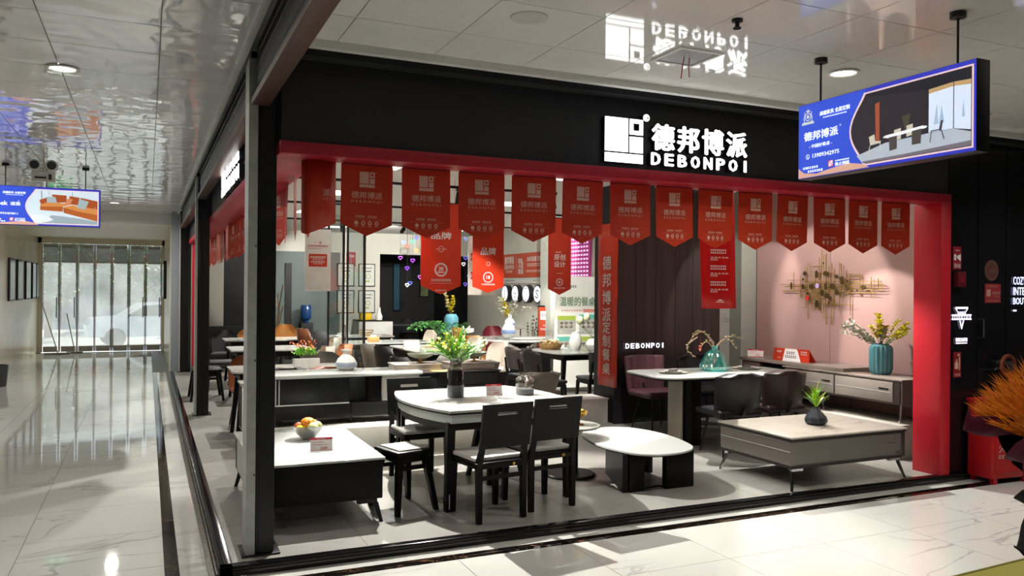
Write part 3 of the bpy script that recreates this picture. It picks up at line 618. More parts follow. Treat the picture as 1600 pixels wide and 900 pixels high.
# ---- suspended light boxes
EB = E('lightbox_blue', '#3652cf', .85); EBD = E('lightbox_border', '#3a3fc4', .7); EP = E('lightbox_rim', '#e8c8cc', .9); EW = E('lightbox_white', '#eef3fb', 1.0)
def swoosh(mb, pts, y): mb.flat(pts, y)
def lightbox(lab, loc, rz, rods, big, small, phone, pic):
    W, H, D = 1.205, .465, .10
    t = thing('light_box', lab, 'sign', loc, rz)       # centre of box; face towards local -Y
    MB().box(-W / 2, W / 2, 0, D, -H / 2, H / 2, b=.003).build('casing', M('casing_dark', '#15151c', .4, var=.05), t)
    MB().rect(-W / 2 + .002, W / 2 - .002, -H / 2 + .002, H / 2 - .002, -.001).build('border', EBD, t)
    MB().rect(-W / 2 + .006, -.08, -H / 2 + .03, H / 2 - .006, -.0018).build('blue_field', EB, t)
    n = 12; crv = [(-.09 - .105 * math.sin(PI * k / n) ** 1.2, -.213 + .42 * k / n) for k in range(n + 1)]
    MB().flat([(.588, -.213), (.588, .207)] + [(x, z) for x, z in crv[::-1]], -.0022).build('picture_rim', EP, t)
    MB().flat([(-.597, -.165), (-.55, -.20), (-.45, -.212), (-.33, -.195), (-.2, -.182), (-.1, -.2), (-.05, -.225), (-.597, -.228)], -.0024).build('warm_band', E('lightbox_warm', '#d9a893', .8), t)
    p = MB().flat([(.578, -.204), (.578, .198)] + [(x + .012, z * .955) for x, z in crv[::-1]], -.0028).build('picture', pic[0], t)
    for i, (name, polys, m) in enumerate(pic[1]):
        for q in polys: MB().flat(q, -.0032 - .0004 * i).build(name, m, p)
    mb = Rows(); Y_ = -.0036
    mb.text('高端家具 全屋定制', -.423, .138, .027, w=.23, cen=False, bold=.03, y=Y_); mb.dashes(-.397, -.212, .121, .006, 14, Y_)
    if len(big) == 4: mb.text(big, -.551, .0, .054, w=.272, cen=False, bold=.03, y=Y_)
    else: mb.text('Seek', -.515, -.002, .05, w=.14, cen=False, bold=.03, y=Y_); mb.text('适我', -.345, -.002, .042, w=.10, cen=False, bold=.03, y=Y_)
    mb.ring(-.262, .055, .006, .002, Y_, 8)
    if small: mb.text(small, -.509, -.05, .023, w=.185, cen=False, bold=.02, y=Y_)
    mb.text(phone, -.48, -.111, .024, w=.21, cen=False, bold=.03, y=Y_); mb.ring(-.52, -.10, .016, .003, Y_); mb.flat([(-.526, -.094), (-.521, -.092), (-.516, -.106), (-.512, -.108), (-.516, -.112), (-.523, -.105)], Y_)
    mb.dashes(-.562, -.434, -.175, .012, 7, Y_, 2); mb.dashes(-.52, -.394, -.199, .012, 7, Y_, 3); mb.text('敦止网络', -.3, -.186, .022, w=.108, cen=False, bold=.03, y=Y_); mb.dashes(-.3, -.192, -.158, .007, 10, Y_)
    mb.build('lettering', EW, t)
    mb = MB(); mb.ring(-.52, .15, .026, .006, Y_); mb.disc(-.52, .15, .012, Y_); mb.flat([(-.533, .18), (-.507, .18), (-.503, .193), (-.512, .188), (-.52, .2), (-.528, .188), (-.537, .193)], Y_); mb.flat([(-.572, .103), (-.468, .103), (-.474, .119), (-.566, .119)], Y_)
    for s in (-1, 1):
        for k in range(6): mb.disc(-.52 + s * (.030 + .003 * math.sin(k)), .122 + .011 * k, .005, Y_, 6)
    mb.build('crest', E('crest_pale', '#c9d2c8', .8), t)
    MB().rect(-.354, -.314, -.184, -.146, Y_).build('red_mark', E('mark_red', '#d8455a', .8), t)
    MB().flat([(-.350, -.178), (-.343, -.182), (-.319, -.152), (-.326, -.148)], -.004).ring(-.334, -.165, .015, .003, -.004).build('mark_stripe', EW, t)
    for x in rods:
        r = MB().cyl((x, D / 2, H / 2), (x, D / 2, ZC - loc[2] - .02), .006).build('hanging_rod', BLKM, t)
        MB().lathe([(.012, -.035), (.04, -.03), (.04, 0)], 16, (x, D / 2, ZC - loc[2])).build('ceiling_rose', BLKM, r)
    return t
w1 = [
    ('picture_ceiling', [[(-.09, .19), (.575, .195), (.575, .134), (.477, .145), (.335, .132), (.0, .17)]], E('pic_ceiling', '#2b2b33', .6)),
    ('picture_floor', [[(-.095, -.2), (.575, -.2), (.575, -.13), (.48, -.1), (.335, -.098), (.06, -.105), (-.14, -.15)]], E('pic_floor', '#b9c2cf', .75)),
    ('picture_rug_shade', [[(-.09, -.2), (.575, -.2), (.575, -.175), (.2, -.185), (-.1, -.188)]], E('pic_shade', '#7c7680', .7)),
    ('picture_window', [[(.335, .132), (.477, .138), (.477, -.099), (.335, -.096)], [(.482, .138), (.575, .134), (.575, -.12), (.482, -.099)]], E('pic_window', '#d3e0f5', .9)),
    ('picture_blind', [[(.335, .108), (.477, .118), (.477, .14), (.335, .132)], [(.482, .118), (.575, .108), (.575, .134), (.482, .14)]], E('pic_blind', '#c9a877', .7)),
    ('picture_copper_panel', [[(-.01, .125), (.021, .133), (.023, -.085), (-.003, -.09)]], E('pic_copper', '#a2523a', .8)),
    ('picture_tree', [[(.365, -.06), (.395, -.06), (.385, .06)], [(.395, -.06), (.43, -.06), (.412, .04)], [(.525, -.05), (.545, -.05), (.535, .05)]], E('pic_trees', '#a9bcd4', .8)),
    ('picture_plant', [[(.19, -.06), (.21, -.06), (.225, .03), (.17, .02)]], E('pic_plant', '#4f5140', .6)),
    ('picture_chair', [[(-.05, -.055), (-.012, -.045), (-.005, -.085), (.035, -.09), (.03, -.10), (-.04, -.105)], [(-.045, -.105), (-.04, -.105), (-.052, -.16), (-.058, -.16)], [(.025, -.10), (.03, -.10), (.036, -.145), (.03, -.145)], [(.12, -.045), (.165, -.04), (.165, -.10), (.12, -.105)], [(.20, -.035), (.24, -.03), (.24, -.09), (.20, -.095)]], E('pic_chairs', '#c9c3b5', .8)),
    ('picture_tabletop', [[(.046, -.075), (.06, -.066), (.30, -.052), (.33, -.06), (.32, -.068), (.08, -.083)]], E('pic_tabletop', '#eceef2', .9)),
    ('picture_table_leg', [[(.087, -.08), (.14, -.078), (.14, -.15), (.092, -.156)], [(.235, -.07), (.295, -.066), (.29, -.145), (.235, -.145)]], E('pic_legs', '#57504e', .6)),
    ('picture_armchair', [[(.40, -.08), (.41, -.045), (.422, -.045), (.414, -.095), (.40, -.10)], [(.35, -.088), (.405, -.088), (.405, -.094), (.35, -.094)], [(.352, -.092), (.357, -.092), (.348, -.15), (.343, -.15)], [(.41, -.095), (.416, -.095), (.432, -.145), (.426, -.145)]], E('pic_armchair', '#4a4a50', .6)),
]
lightbox('suspended blue light box with a dark dining room picture, upper right', (3.76, 3.30, 2.59), -PI / 2, (-.47, .46), '德邦博派', '- 中国好餐桌 -', '13909342975', (E('pic_dark_wall', '#38333a', .6), w1))
w2 = [
    ('picture_rug', [[(-.02, -.20), (.575, -.20), (.575, -.16), (.3, -.12), (.08, -.10)]], E('pic_rug', '#9fb0b8', .8)),
    ('picture_window_bar', [[(-.03, .19), (-.02, .19), (-.02, .02), (-.03, .02)], [(.30, .19), (.306, .19), (.306, .12), (.30, .12)], [(.05, .19), (.054, .19), (.054, .14), (.05, .14)]], E('pic_bars', '#7f93a0', .7)),
    ('picture_sofa_back', [[(.08, .15), (.24, .145), (.24, .06), (.12, .05)], [(.27, .14), (.38, .125), (.36, .03), (.26, .04)], [(.39, .125), (.575, .09), (.54, -.02), (.37, .01)], [(-.05, .075), (.03, .11), (.05, .06), (-.03, .02)], [(.555, .08), (.575, .08), (.575, -.02), (.55, -.02)]], E('pic_sofa_dark', '#a8522b', .8)),
    ('picture_sofa_seat', [[(-.04, .02), (.05, .06), (.30, .04), (.2, .005), (-.04, .0)], [(.2, .0), (.3, .03), (.575, -.01), (.575, -.08), (.34, -.04)]], E('pic_sofa_light', '#d08a4c', .85)),
    ('picture_sofa_front', [[(-.04, .0), (.2, .005), (.2, -.055), (-.04, -.045)], [(.2, .0), (.34, -.04), (.575, -.08), (.575, -.16), (.21, -.07)]], E('pic_sofa_front', '#b5622f', .8)),
    ('picture_cushion', [[(.03, .12), (.12, .12), (.14, .05), (.03, .05)], [(.38, .11), (.48, .08), (.44, -.02), (.35, .0)]], E('pic_cushion', '#a6b6ba', .8)),
    ('picture_orange_cushion', [[(.25, .11), (.31, .10), (.27, .03), (.22, .04)]], E('pic_cushion2', '#d28a60', .8)),
    ('picture_table', [[(-.14, -.11), (.06, -.13), (.10, -.16), (.02, -.19), (-.1, -.19)]], E('pic_table', '#dfe6ec', .9)),
]
lightbox('suspended blue light box with an orange sofa picture, over the left corridor', (-1.14, 11.17, 2.60), 0, (-.405, .44, .02), 'Seek 适我', None, '18993459811', (E('pic_bright_room', '#cfdfe9', .9), w2))

# ---- ceiling fittings of the corridor
LAMP = E('lamp_disc', '#fff6ea', 9)
def area(x, y, z, pw, size=.16, col=(1, .95, .88)):
    ld = bpy.data.lights.new('lamp', 'AREA'); ld.shape = 'DISK'; ld.size = size; ld.energy = pw; ld.color = col; ld.spread = R(170 if x < 0 else 125)
    lo = bpy.data.objects.new('lamp_light', ld); COL.objects.link(lo); lo.location = (x, y, z); return lo
labs = ['round ceiling downlight over the left corridor nearest the camera', 'round ceiling downlight at the far end of the left corridor', 'lit round downlight beside the blue light box in the front ceiling']
for i, (x, y, p) in enumerate(CORR_LIGHTS):
    lab = labs[i] if i < 3 else 'round ceiling downlight out of view, lamp %s' % ORD[i - 3]
    t = thing('downlight', lab, 'ceiling light', (x, y, ZC))
    MB().lathe([(.078, .0), (.10, -.004), (.104, -.010), (.085, -.014), (.078, -.010)], 28).build('trim_ring', WHITEP, t)
    MB().lathe([(.0001, -.006), (.078, -.006)], 28).build('diffuser', LAMP, t)
    area(x, y, ZC - .02, p).parent = None
t = thing('ceiling_speaker', 'unlit round white ceiling disc above the shop sign', 'speaker', (1.845, 3.873, ZC))
MB().lathe([(.0001, -.008), (.07, -.008), (.085, -.010), (.10, -.006), (.104, 0)], 28).build('grille', M('speaker_white', '#bdbdb6', .5), t)
t = thing('access_hatch', 'grey square hatch with a pale frame in the front ceiling', 'hatch', (3.03, 4.09, ZC))
fr_ = MB().box(-.16, .16, -.16, -.135, -.012, 0).box(-.16, .16, .135, .16, -.012, 0).box(-.16, -.135, -.135, .135, -.012, 0).box(.135, .16, -.135, .135, -.012, 0).build('frame', WHITEP, t)
MB().box(-.135, .135, -.135, .135, -.008, -.002).build('panel', M('hatch_grey', '#6c6866', .4), t)
MB().tube([(-.02, 0, -.01), (-.03, 0, -.06), (-.035, .01, -.14)], .003).tube([(.02, 0, -.01), (.015, 0, -.07), (.02, 0, -.13)], .003).build('loose_wire', CARDR, t)
t = thing('smoke_detector', 'small black sprinkler head at the top of the front ceiling', 'sprinkler', (2.86, 3.42, ZC))
MB().lathe([(.03, 0), (.03, -.015), (.012, -.02), (.012, -.04), (.022, -.045), (.022, -.05)], 14).build('head', BLKM, t)
t = thing('ceiling_vent', 'small grey vent in the front ceiling right of the light box', 'vent', (6.0, 4.45, ZC))
MB().box(-.22, .22, -.12, .12, -.012, 0).build('frame', WHITEP, t)
for k in range(5): MB().box(-.2, .2, -.1 + .042 * k, -.08 + .042 * k, -.02, -.012).build('slat', GREYC, t)
# emergency light and exit sign in the left corridor
t = thing('emergency_light', 'white twin-lamp emergency light hanging above the orange sofa light box', 'emergency light', (-1.02, 9.9, 2.76))
MB().box(-.11, .11, 0, .07, 0, .11, b=.008).build('housing', WHITEP, t); MB().box(-.08, .03, -.004, 0, .03, .05).box(.05, .08, -.004, 0, .02, .08).build('vent_slots', INK, t)
for s in (-1, 1): h = MB().cyl((s * .08, -.03, .17), (s * .08, .06, .17), .06, n=20).build('lamp_head', WHITEP, t); MB().cyl((s * .08, -.034, .17), (s * .08, -.029, .17), .045, n=20).build('lens', STEEL, h)
MB().cyl((0, .035, .11), (0, .035, .34), .012).tube([(-.07, .03, .11), (-.07, .03, .15)], .012).tube([(.07, .03, .11), (.07, .03, .15)], .012).build('stem', WHITEP, t)
t = thing('exit_sign', 'small green lit exit sign hanging above the end doors', 'sign', (-1.35, 15.5, 2.78))
MB().box(-.18, .18, 0, .03, 0, .15).build('casing', ALU, t); MB().rect(-.17, .17, .01, .14, -.002).build('face', E('exit_green', '#2fae6c', .9), t); MB().flat([(.03, .03), (.14, .03), (.14, .06), (.03, .06)], -.003).disc(-.07, .115, .013, -.003, 8).flat([(-.1, .03), (-.08, .06), (-.09, .1), (-.05, .1), (-.05, .07), (-.03, .03), (-.06, .055)], -.003).build('pictogram', EW, t)
MB().tube([(-.1, .015, .15), (-.1, .015, .32)], .004).tube([(.1, .015, .15), (.1, .015, .32)], .004).build('hanging_rod', STEEL, t)
# picture frames on the left corridor wall, screen opposite
for k, (y, w_) in enumerate(((18.85, .66), (19.98, .75), (21.25, .75), (22.3, .6), (22.95, .4))):
    t = thing('framed_poster', '%s black framed poster from the left on the beige corridor wall' % ORD[k], 'picture', (-2.5, y, 1.76), group='framed posters on the beige wall')
    MB().box(0, .04, -w_ / 2, w_ / 2, -.43, .43).build('frame', BLACK, t); MB().box(.04, .044, -w_ / 2 + .03, w_ / 2 - .03, -.4, .4).build('poster', M('poster_pale', '#a9bcc4', .15, var=.2, scale=3), t)
t = thing('wall_screen', 'black wall screen on the right corridor wall by the end doors', 'screen', (.415, 21.8, 1.8))
MB().box(-.06, 0, -1.1, 1.1, -.45, .45, b=.01).build('bezel', BLACK, t); MB().box(-.064, -.06, -1.06, 1.06, -.41, .41).build('panel', M('screen_black', '#0b0c10', .1), t)
for k, (px, tilt) in enumerate(((0, .42), (.03, .28))):  # the left one is a reflection, built as a solid mop
    t = thing('dust_mop', ['long-handled flat mop leaning in the corner by the end doors', 'second shorter mop crossing behind it by the end doors'][k], 'mop', (-2.0 + .35 * k, 22.75 + .3 * k, ZF))
    MB().tube([(0, 0, .05), (-.42 + .22 * k, .22, 1.45 - .45 * k)], .014).build('handle', M('mop_handle', '#b8b2a0', .5), t); MB().box(-.28 + .1 * k, .28 - .1 * k, -.07, .07, 0, .045, b=.01).build('mop_head', M('mop_grey', '#8c8a86', .9, bump=.5), t)
t = thing('waste_bin', 'grey metal bin at the left edge by the corridor wall', 'bin', (-2.27, 15.9, ZF))
MB().lathe([(.12, 0), (.15, .35), (.15, .36), (.13, .36), (.11, .05)], 20).build('body', STEEL, t)

# ---- signs on the neighbouring black wall
def wsign(name, lab, cat, x, z, w_, h, m, prints, pm=WPRINT, glow=False):
    t = thing(name, lab, cat, (x, 5.02, z)); MB().box(-w_ / 2, w_ / 2, -.006, 0, -h / 2, h / 2).build('plate', m, t)
    mb = Rows(); prints(mb); mb.build('print', pm, t, -.007); return t
DRED = M('sign_red', '#8c1b26', .4)
wsign('fire_sign', 'red fire alarm sign high on the black wall right of the red pillar', 'sign', 6.74, 1.965, .11, .21, DRED, lambda mb: (mb.dashes(-.03, .03, .065, .01, 4), mb.rect(-.045, -.015, -.02, .035), mb.flat([(-.005, .0), (.045, -.03), (.045, .04), (-.005, .02)]), mb.text('消火栓', 0, -.09, .045, w=.09)))
t = thing('alarm_box', 'small dark red alarm box under the fire alarm sign', 'alarm', (6.75, 5.02, 1.77)); MB().box(-.055, .055, -.05, 0, -.07, .07, b=.006).build('housing', M('alarm_red', '#5f1620', .4), t); MB().disc(0, 0, .025, -.052).build('button', DRED, t)
GP = E('sign_glow_violet', '#efe6ff', 2.2)  # emblem and small lettering: partly reflections in the black panel, built as glowing shapes
t = thing('lit_emblem', 'glowing white winged emblem on the black wall right of the red pillar', 'sign', (6.80, 5.01, 1.40))
MB().rect(-.085, .085, .10, .118).flat([(-.085, .1), (-.07, .1), (-.05, .075), (-.06, .075)]).flat([(.085, .1), (.07, .1), (.05, .075), (.06, .075)]).dashes(-.06, .06, .055, .02, 6).dashes(-.135, .135, .0, .05, 12, seed=5).text('V', 0, -.085, .08, w=.06, bold=.03).build('lettering', GP, t)
t = thing('lit_lettering', 'tiny glowing lettering low on the black wall below the winged emblem', 'sign', (6.80, 5.01, 1.20)); MB().text('DEBONPOI', 0, 0, .035, w=.15, bold=.02).rect(-.075, .075, -.018, -.009).build('lettering', GP, t)
wsign('fire_sign', 'red extinguisher instruction sign low on the black wall', 'sign', 6.75, .99, .10, .23, DRED, lambda mb: (mb.rect(-.035, .01, -.04, .02), mb.rect(-.02, 0, .02, .05), mb.rect(.02, .035, -.05, .07), mb.dashes(-.04, .04, -.10, .02, 5), mb.rect(.0, .03, .08, .1)), PRINT)
t = thing('round_sticker', 'round dull brown sticker on the black door panel', 'sticker', (7.22, 5.02, 1.86)); MB().disc(0, 0, .10, -.001, 24).build('disc', M('sticker_brown', '#54332c', .5, var=.2, scale=40), t); MB().ring(0, 0, .085, .006, -.002).dashes(-.05, .05, -.02, .03, 5, -.002).build('print', M('sticker_print', '#7c5a50', .6), t)
wsign('notice', 'red rectangular code notice on the black door panel below the round sticker', 'notice', 7.235, 1.645, .22, .18, M('notice_red', '#8e2c30', .5), lambda mb: (mb.dashes(-.07, .07, .06, .012, 8), mb.text('招财进宝', .045, -.012, .03, w=.11), mb.dashes(0, .09, -.035, .01, 6), mb.dashes(-.08, .08, -.075, .012, 9), mb.rect(-.09, -.035, -.03, .035)), M('notice_print', '#b98d86', .6))
t = thing('lit_lettering', 'glowing bluish white shop lettering at the right edge of the picture', 'sign', (7.52, 5.01, 1.52))
for s, z in (('COZYLAND', .21), ('INTERIOR', .11), ('BOUTIQUE', .01)): MB().text(s, 0, z, .075, w=.36, cen=False, bold=.01).build('lettering', E('bluish_glow', '#d6dcff', 1.8), t)
MB().rect(0, .05, -.045, -.03).build('dash', MATS['bluish_glow'], t)
t = thing('door_handle', 'small chrome pull handle on the black door panel', 'handle', (7.06, 5.0, 1.32)); MB().tube([(0, .02, .09), (0, -.02, .08), (0, -.02, -.08), (0, .02, -.09)], .008).build('bar', CHROME, t)
t = thing('ring_lamp', 'copper coloured ring fitting on the black wall above the orange plume', 'lamp', (7.33, 4.93, .97)); MB().torus((0, 0, 0), .09, .022, 28, 8, mat4(rot=(PI / 2, 0, 0))).build('ring', M('copper', '#8a4b30', .35, metal=.6), t); MB().cyl((0, -.03, 0), (0, .09, 0), .045, n=16).build('hub', STEEL, t); MB().tube([(-.07, .0, 0), (-.17, .02, -.03), (-.18, .09, -.04)], .012).build('arm', CHROME, t)
# red fire cabinet
t = thing('fire_cabinet', 'red metal fire extinguisher cabinet standing behind the orange plume', 'cabinet', (7.10, 4.86, ZF), R(-4))
RC = M('cabinet_red', '#b3141e', .35, var=.04)
MB().box(-.25, .25, -.13, .11, .05, .72, b=.006).build('body', RC, t); MB().box(-.26, .26, -.14, .12, .72, .75, b=.004).build('lid', RC, t)
for x in (-.22, .17):
    for y in (-.13, .07): MB().box(x, x + .05, y, y + .04, 0, .05).build('foot', RC, t)
MB().box(-.2, .2, -.135, -.13, .1, .68).build('door', RC, t); MB().text('火', -.12, .28, .09, y=-.137).dashes(-.17, -.06, .23, .03, 3, y=-.137).text('119', .08, .28, .08, y=-.137).build('print', PRINT, t)

# ================================================================== FURNITURE
# slotted-back black chair (faces +Y)
def slot_chair(label, loc, rz, group):
    t = thing('dining_chair', label, 'chair', loc, rz, group)
    for s in (-1, 1):
        MB().leg((s * .185, -.20, 0), (s * .185, -.195, .42), .036, .042).leg((s * .185, -.195, .42), (s * .175, -.235, .56), .042, .03).build('leg', BLK, t)
        MB().leg((s * .185, .19, 0), (s * .18, .185, .42), .034, .046).build('leg', BLK, t)
    MB().box(-.21, .21, -.215, .21, .38, .425, b=.008).build('seat_frame', BLK, t)
    MB().box(-.205, .205, -.17, .215, .426, .458, b=.014).build('seat', M('seat_white_fabric', '#c9c8c2', .6, var=.05, scale=60), t)
    b = MB()   # back panel with a hand slot
    ys = lambda z: -.235 - (z - .52) * .16
    def pb(x0, x1, z0, z1): b.hexa([(x0, ys(z0) - .012, z0), (x1, ys(z0) - .012, z0), (x1, ys(z0) + .012, z0), (x0, ys(z0) + .012, z0)], [(x0, ys(z1) - .012, z1), (x1, ys(z1) - .012, z1), (x1, ys(z1) + .012, z1), (x0, ys(z1) + .012, z1)])
    pb(-.205, .205, .53, .765); pb(-.205, -.085, .765, .79); pb(.085, .205, .765, .79); pb(-.205, .205, .79, .845)
    b.build('backrest', BLK, t)
    MB().box(-.19, .19, -.205, -.19, .30, .33).build('stretcher', BLK, t)
    MB().cyl((.09, -.222, .40), (.09, -.216, .40), .012, n=12).build('screw_cap', GOLD, t)
    return t
g = 'black slot-back chairs at the front table'
slot_chair('black slot-back chair with its back to us, left of the front pair', (2.285, 5.45, 0), R(8), g)
slot_chair('black slot-back chair with its back to us, right of the front pair', (2.765, 5.585, 0), R(6), g)
slot_chair('black slot-back chair facing us behind the left end of the front table', (2.16, 6.68, 0), R(182), g)
def rect_stool(label, loc, rz, g, sx=.31, sy=.36, pad=None):
    t = thing('stool', label, 'stool', loc, rz, g)
    a, b = sx / 2, sy / 2
    for i in (-1, 1):
        for j in (-1, 1): MB().leg((i * (a + .01), j * (b + .02), 0), (i * (a - .05), j * (b - .06), .43), .034, .05).build('leg', BLK, t)
    MB().box(-a + .04, a - .04, -b + .05, b - .05, .36, .42).build('apron', BLK, t)
    MB().box(-a + .05, a - .05, b - .085, b - .06, .30, .33).build('stretcher', BLK, t); MB().box(-a + .05, a - .05, -b + .06, -b + .085, .30, .33).build('stretcher', BLK, t)
    MB().box(-a, a, -b, b, .42, .452, b=.012).build('seat_frame', BLK, t)
    MB().box(-a + .035, a - .035, -b + .035, b - .035, .4521, .461, b=.004).build('seat_pad', pad or LGREY, t)
    return t
rect_stool('black stool with a grey padded seat left of the front table', (1.77, 5.86, 0), R(14), 'black stools with grey pads')
rect_stool('black padded stool tucked behind the front table beside the facing chair', (2.78, 6.45, 0), R(5), 'black stools with grey pads')

# front table: sintered stone top with bowed ends
def arc_end(hw, hl, bul, n=8):
    p = [(-hw, -hl), (hw, -hl)]
    for k in range(1, n): a = -1 + 2 * k / n; p.append((hw + bul * (1 - a * a), hl * a))
    p += [(hw, hl), (-hw, hl)]
    for k in range(1, n): a = 1 - 2 * k / n; p.append((-hw - bul * (1 - a * a), hl * a))
    return p
t = thing('dining_table', 'front dining table with a white marbled top and bowed ends, black legs', 'table', (2.53, 6.19, 0), R(2))
top = arc_end(.53, .64, .135)
MB().prism(top, .735, .752).build('tabletop', marble('front_table_marble', '#b4b7b2', '#a5a8a5', .12, 1.0, .025), t)
MB().prism([(x * .995, y * .995) for x, y in top], .722, .7349).build('top_edge', BLK, t)
MB().prism([(x * .96, y * .96) for x, y in top], .655, .7219).build('apron', M('apron_white', '#b9bfba', .3), t)
MB().prism([(x * .93, y * .93) for x, y in top], .60, .6549).build('under_frame', BLK, t)
for i in (-1, 1):
    for j in (-1, 1):
        L = MB().leg((i * .51, j * .56, 0), (i * .50, j * .57, .66), .052, .062).build('leg', BLK, t)
        MB().box(i * .51 - .004, i * .51 + .004, j * .56 - .029, j * .56 - .027, .02, .60).build('edge_strip', ALU, L)  # pale strip put in for the highlight along the leg edge

# low coffee table, left
def coffee_leg(i, j, h, m, T=None):
    mb = MB(); p = [(0, 0), (.0, .03), (.03, .032)]
    mb.hexa([(i * .0 - .012, -.012, 0), (.012, -.012, 0), (.012, .012, 0), (-.012, .012, 0)], [(-i * .03 - .018, -j * .05 - .014, h - .03), (-i * .03 + .018, -j * .05 - .014, h - .03), (-i * .03 + .018, -j * .05 + .014, h - .03), (-i * .03 - .018, -j * .05 + .014, h - .03)])
    mb.box(min(-i * .02, -i * .16), max(-i * .02, -i * .16), -j * .05 - .018, -j * .05 + .018, h - .032, h)
    return mb
t = thing('coffee_table', 'low black coffee table with white stone top beside the front steel post', 'table', (1.10, 6.28, 0))
MB().box(-.44, .45, -.72, .72, .435, .452, b=.004).build('tabletop', STONEW, t)
MB().box(-.425, .435, -.705, .705, .16, .4345, b=.006).build('body', M('matte_black', '#0a0b0d', .5, spec=.25), t)
MB().box(-.432, -.4251, -.5, .5, .19, .42).build('drawer', M('drawer_grey', '#a9aaa4', .4), t)
for i in (-1, 1):
    for j in (-1, 1): o = coffee_leg(i, j, .16, BLKM).build('leg', BLKM, t); o.location = (i * .42, j * .72, 0)
# oval coffee table and round side table
ov = [(3.53, 6.13), (3.60, 6.42), (3.80, 6.62), (4.02, 6.68), (4.22, 6.60), (4.32, 6.35), (4.34, 6.05), (4.28, 5.72), (4.20, 5.52), (4.08, 5.43), (3.92, 5.38), (3.74, 5.38), (3.60, 5.46), (3.53, 5.66), (3.50, 5.9)]
def smooth(p, it=2):
    for _ in range(it):
        q = []
        for a, b in zip(p, p[1:] + p[:1]): q += [(a[0] * .75 + b[0] * .25, a[1] * .75 + b[1] * .25), (a[0] * .25 + b[0] * .75, a[1] * .25 + b[1] * .75)]
        p = q
    return p
cx, cy = 3.93, 6.0
ov = smooth([(x - cx, y - cy) for x, y in ov])[::-1]
t = thing('coffee_table', 'low pebble-shaped coffee table with white marble top on black panels', 'table', (cx, cy, 0))
MB().prism(ov, .318, .332).build('tabletop', marble('oval_marble', '#b2b6b2', '#a1a5a3', .1, 1.3, .02), t)
MB().prism([(x * .985, y * .985) for x, y in ov], .308, .3179).build('top_edge', BLK, t)
MB().prism([(-.40, -.42), (-.355, -.43), (-.12, .22), (-.165, .235)], 0, .308).build('leg', BLK, t)
MB().box(-.345, -.20, -.44, -.39, 0, .308, b=.004).build('leg', BLK, t)
MB().box(.0, .28, -.46, -.40, 0, .308, b=.004).build('leg', BLK, t)
MB().box(.20, .25, .1, .5, 0, .308, b=.004).build('leg', BLK, t)
MB().tube([(-.16, -.4, .01), (-.02, -.36, .01), (.06, -.43, .01)], .008).build('floor_rail', BLK, t)
t = thing('side_table', 'small round side table with dark marbled top and black disc base', 'table', (3.44, 6.30, 0))
MB().lathe([(.0001, 0), (.22, 0), (.225, .012), (.21, .024), (.0001, .024)], 40).build('base', BLK, t)
MB().lathe([(.06, .024), (.06, .43)], 24, sx=1.2, cap=1).build('column', BLK, t)
MB().lathe([(.0001, .43), (.255, .43), (.265, .438), (.262, .448), (.0001, .448)], 44).build('tabletop', marble('side_marble', '#8f918c', '#5f615e', .12, 3, .1), t)

# square grey coffee table on chrome legs, right
def grey_leg(i, j, h):
    mb = MB(); mb.hexa([(-.008, -.008, 0), (.008, -.008, 0), (.008, .008, 0), (-.008, .008, 0)], [(-i * .045 - .014, -j * .045 - .01, h - .02), (-i * .045 + .014, -j * .045 - .01, h - .02), (-i * .045 + .014, -j * .045 + .01, h - .02), (-i * .045 - .014, -j * .045 + .01, h - .02)])
    return mb.box(min(-i * .03, -i * .15), max(-i * .03, -i * .15), min(-j * .03, -j * .07), max(-j * .03, -j * .07), h - .024, h)
t = thing('coffee_table', 'square taupe coffee table with pale stone top and chrome legs', 'table', (5.50, 5.53, 0))
MB().box(-.675, .675, -.47, .47, .43, .446, b=.004).build('tabletop', marble('grey_table_stone', '#b8b1a6', '#a59e94', .25, 2, .03), t)
MB().box(-.665, .665, -.46, .46, .412, .4299).build('top_edge', M('dark_brown', '#332b2a', .4), t)
MB().box(-.66, .62, -.455, .455, .20, .4119, b=.02, seg=3).build('body', GREYL, t)
MB().box(.605, .66, -.452, .452, .19, .4119, b=.004).build('end_panel', M('dark_brown', '#332b2a', .4), t)
MB().box(-.64, .64, -.44, .44, .178, .1999).build('plinth', M('dark_brown', '#332b2a', .4), t)
MB().box(-.664, -.659, -.44, .44, .318, .323).build('inlay_strip', ALU, t)
MB().box(.44, .54, -.458, -.456, .318, .324).dashes(.54, .59, .225, .02, 2, -.458).build('drawer_mark', M('mark_grey', '#4a4542', .5), t)
for i in (-1, 1):
    for j in (-1, 1): o = grey_leg(i, j, .178).build('leg', CHROME, t); o.location = (i * .655, j * .455, 0)

# dining table, right, with rounded rectangle top
def rrect(hx, hy, r, n=5, sq=1):
    p = []
    for cx_, cy_, a0 in ((hx - r, hy - r, 0), (-hx + r, hy - r, 90), (-hx + r, -hy + r, 180), (hx - r, -hy + r, 270)):
        for k in range(n + 1): a = R(a0 + 90 * k / n); p.append((cx_ + r * math.cos(a), cy_ + r * math.sin(a)))
    return p
t = thing('dining_table', 'white marble dining table on thick panel legs by the dark panelled wall', 'table', (5.72, 7.17, 0), R(-4))
MB().prism(rrect(.93, .47, .22), .737, .752).build('tabletop', STONEW, t); MB().prism(rrect(.92, .46, .21), .722, .7369).build('top_edge', BLK, t)
for s in (-1, 1):
    MB().prism([(x + s * .38, y) for x, y in rrect(.10, .22, .08)], 0, .7219).build('leg', BLK, t)
    MB().prism([(x + s * .51, y - .02) for x, y in rrect(.02, .13, .015)], 0, .7219).build('leg', M('leg_cream', '#aba798', .4), t)
MB().box(-.35, .35, -.06, .06, .66, .7219).build('beam', BLK, t)

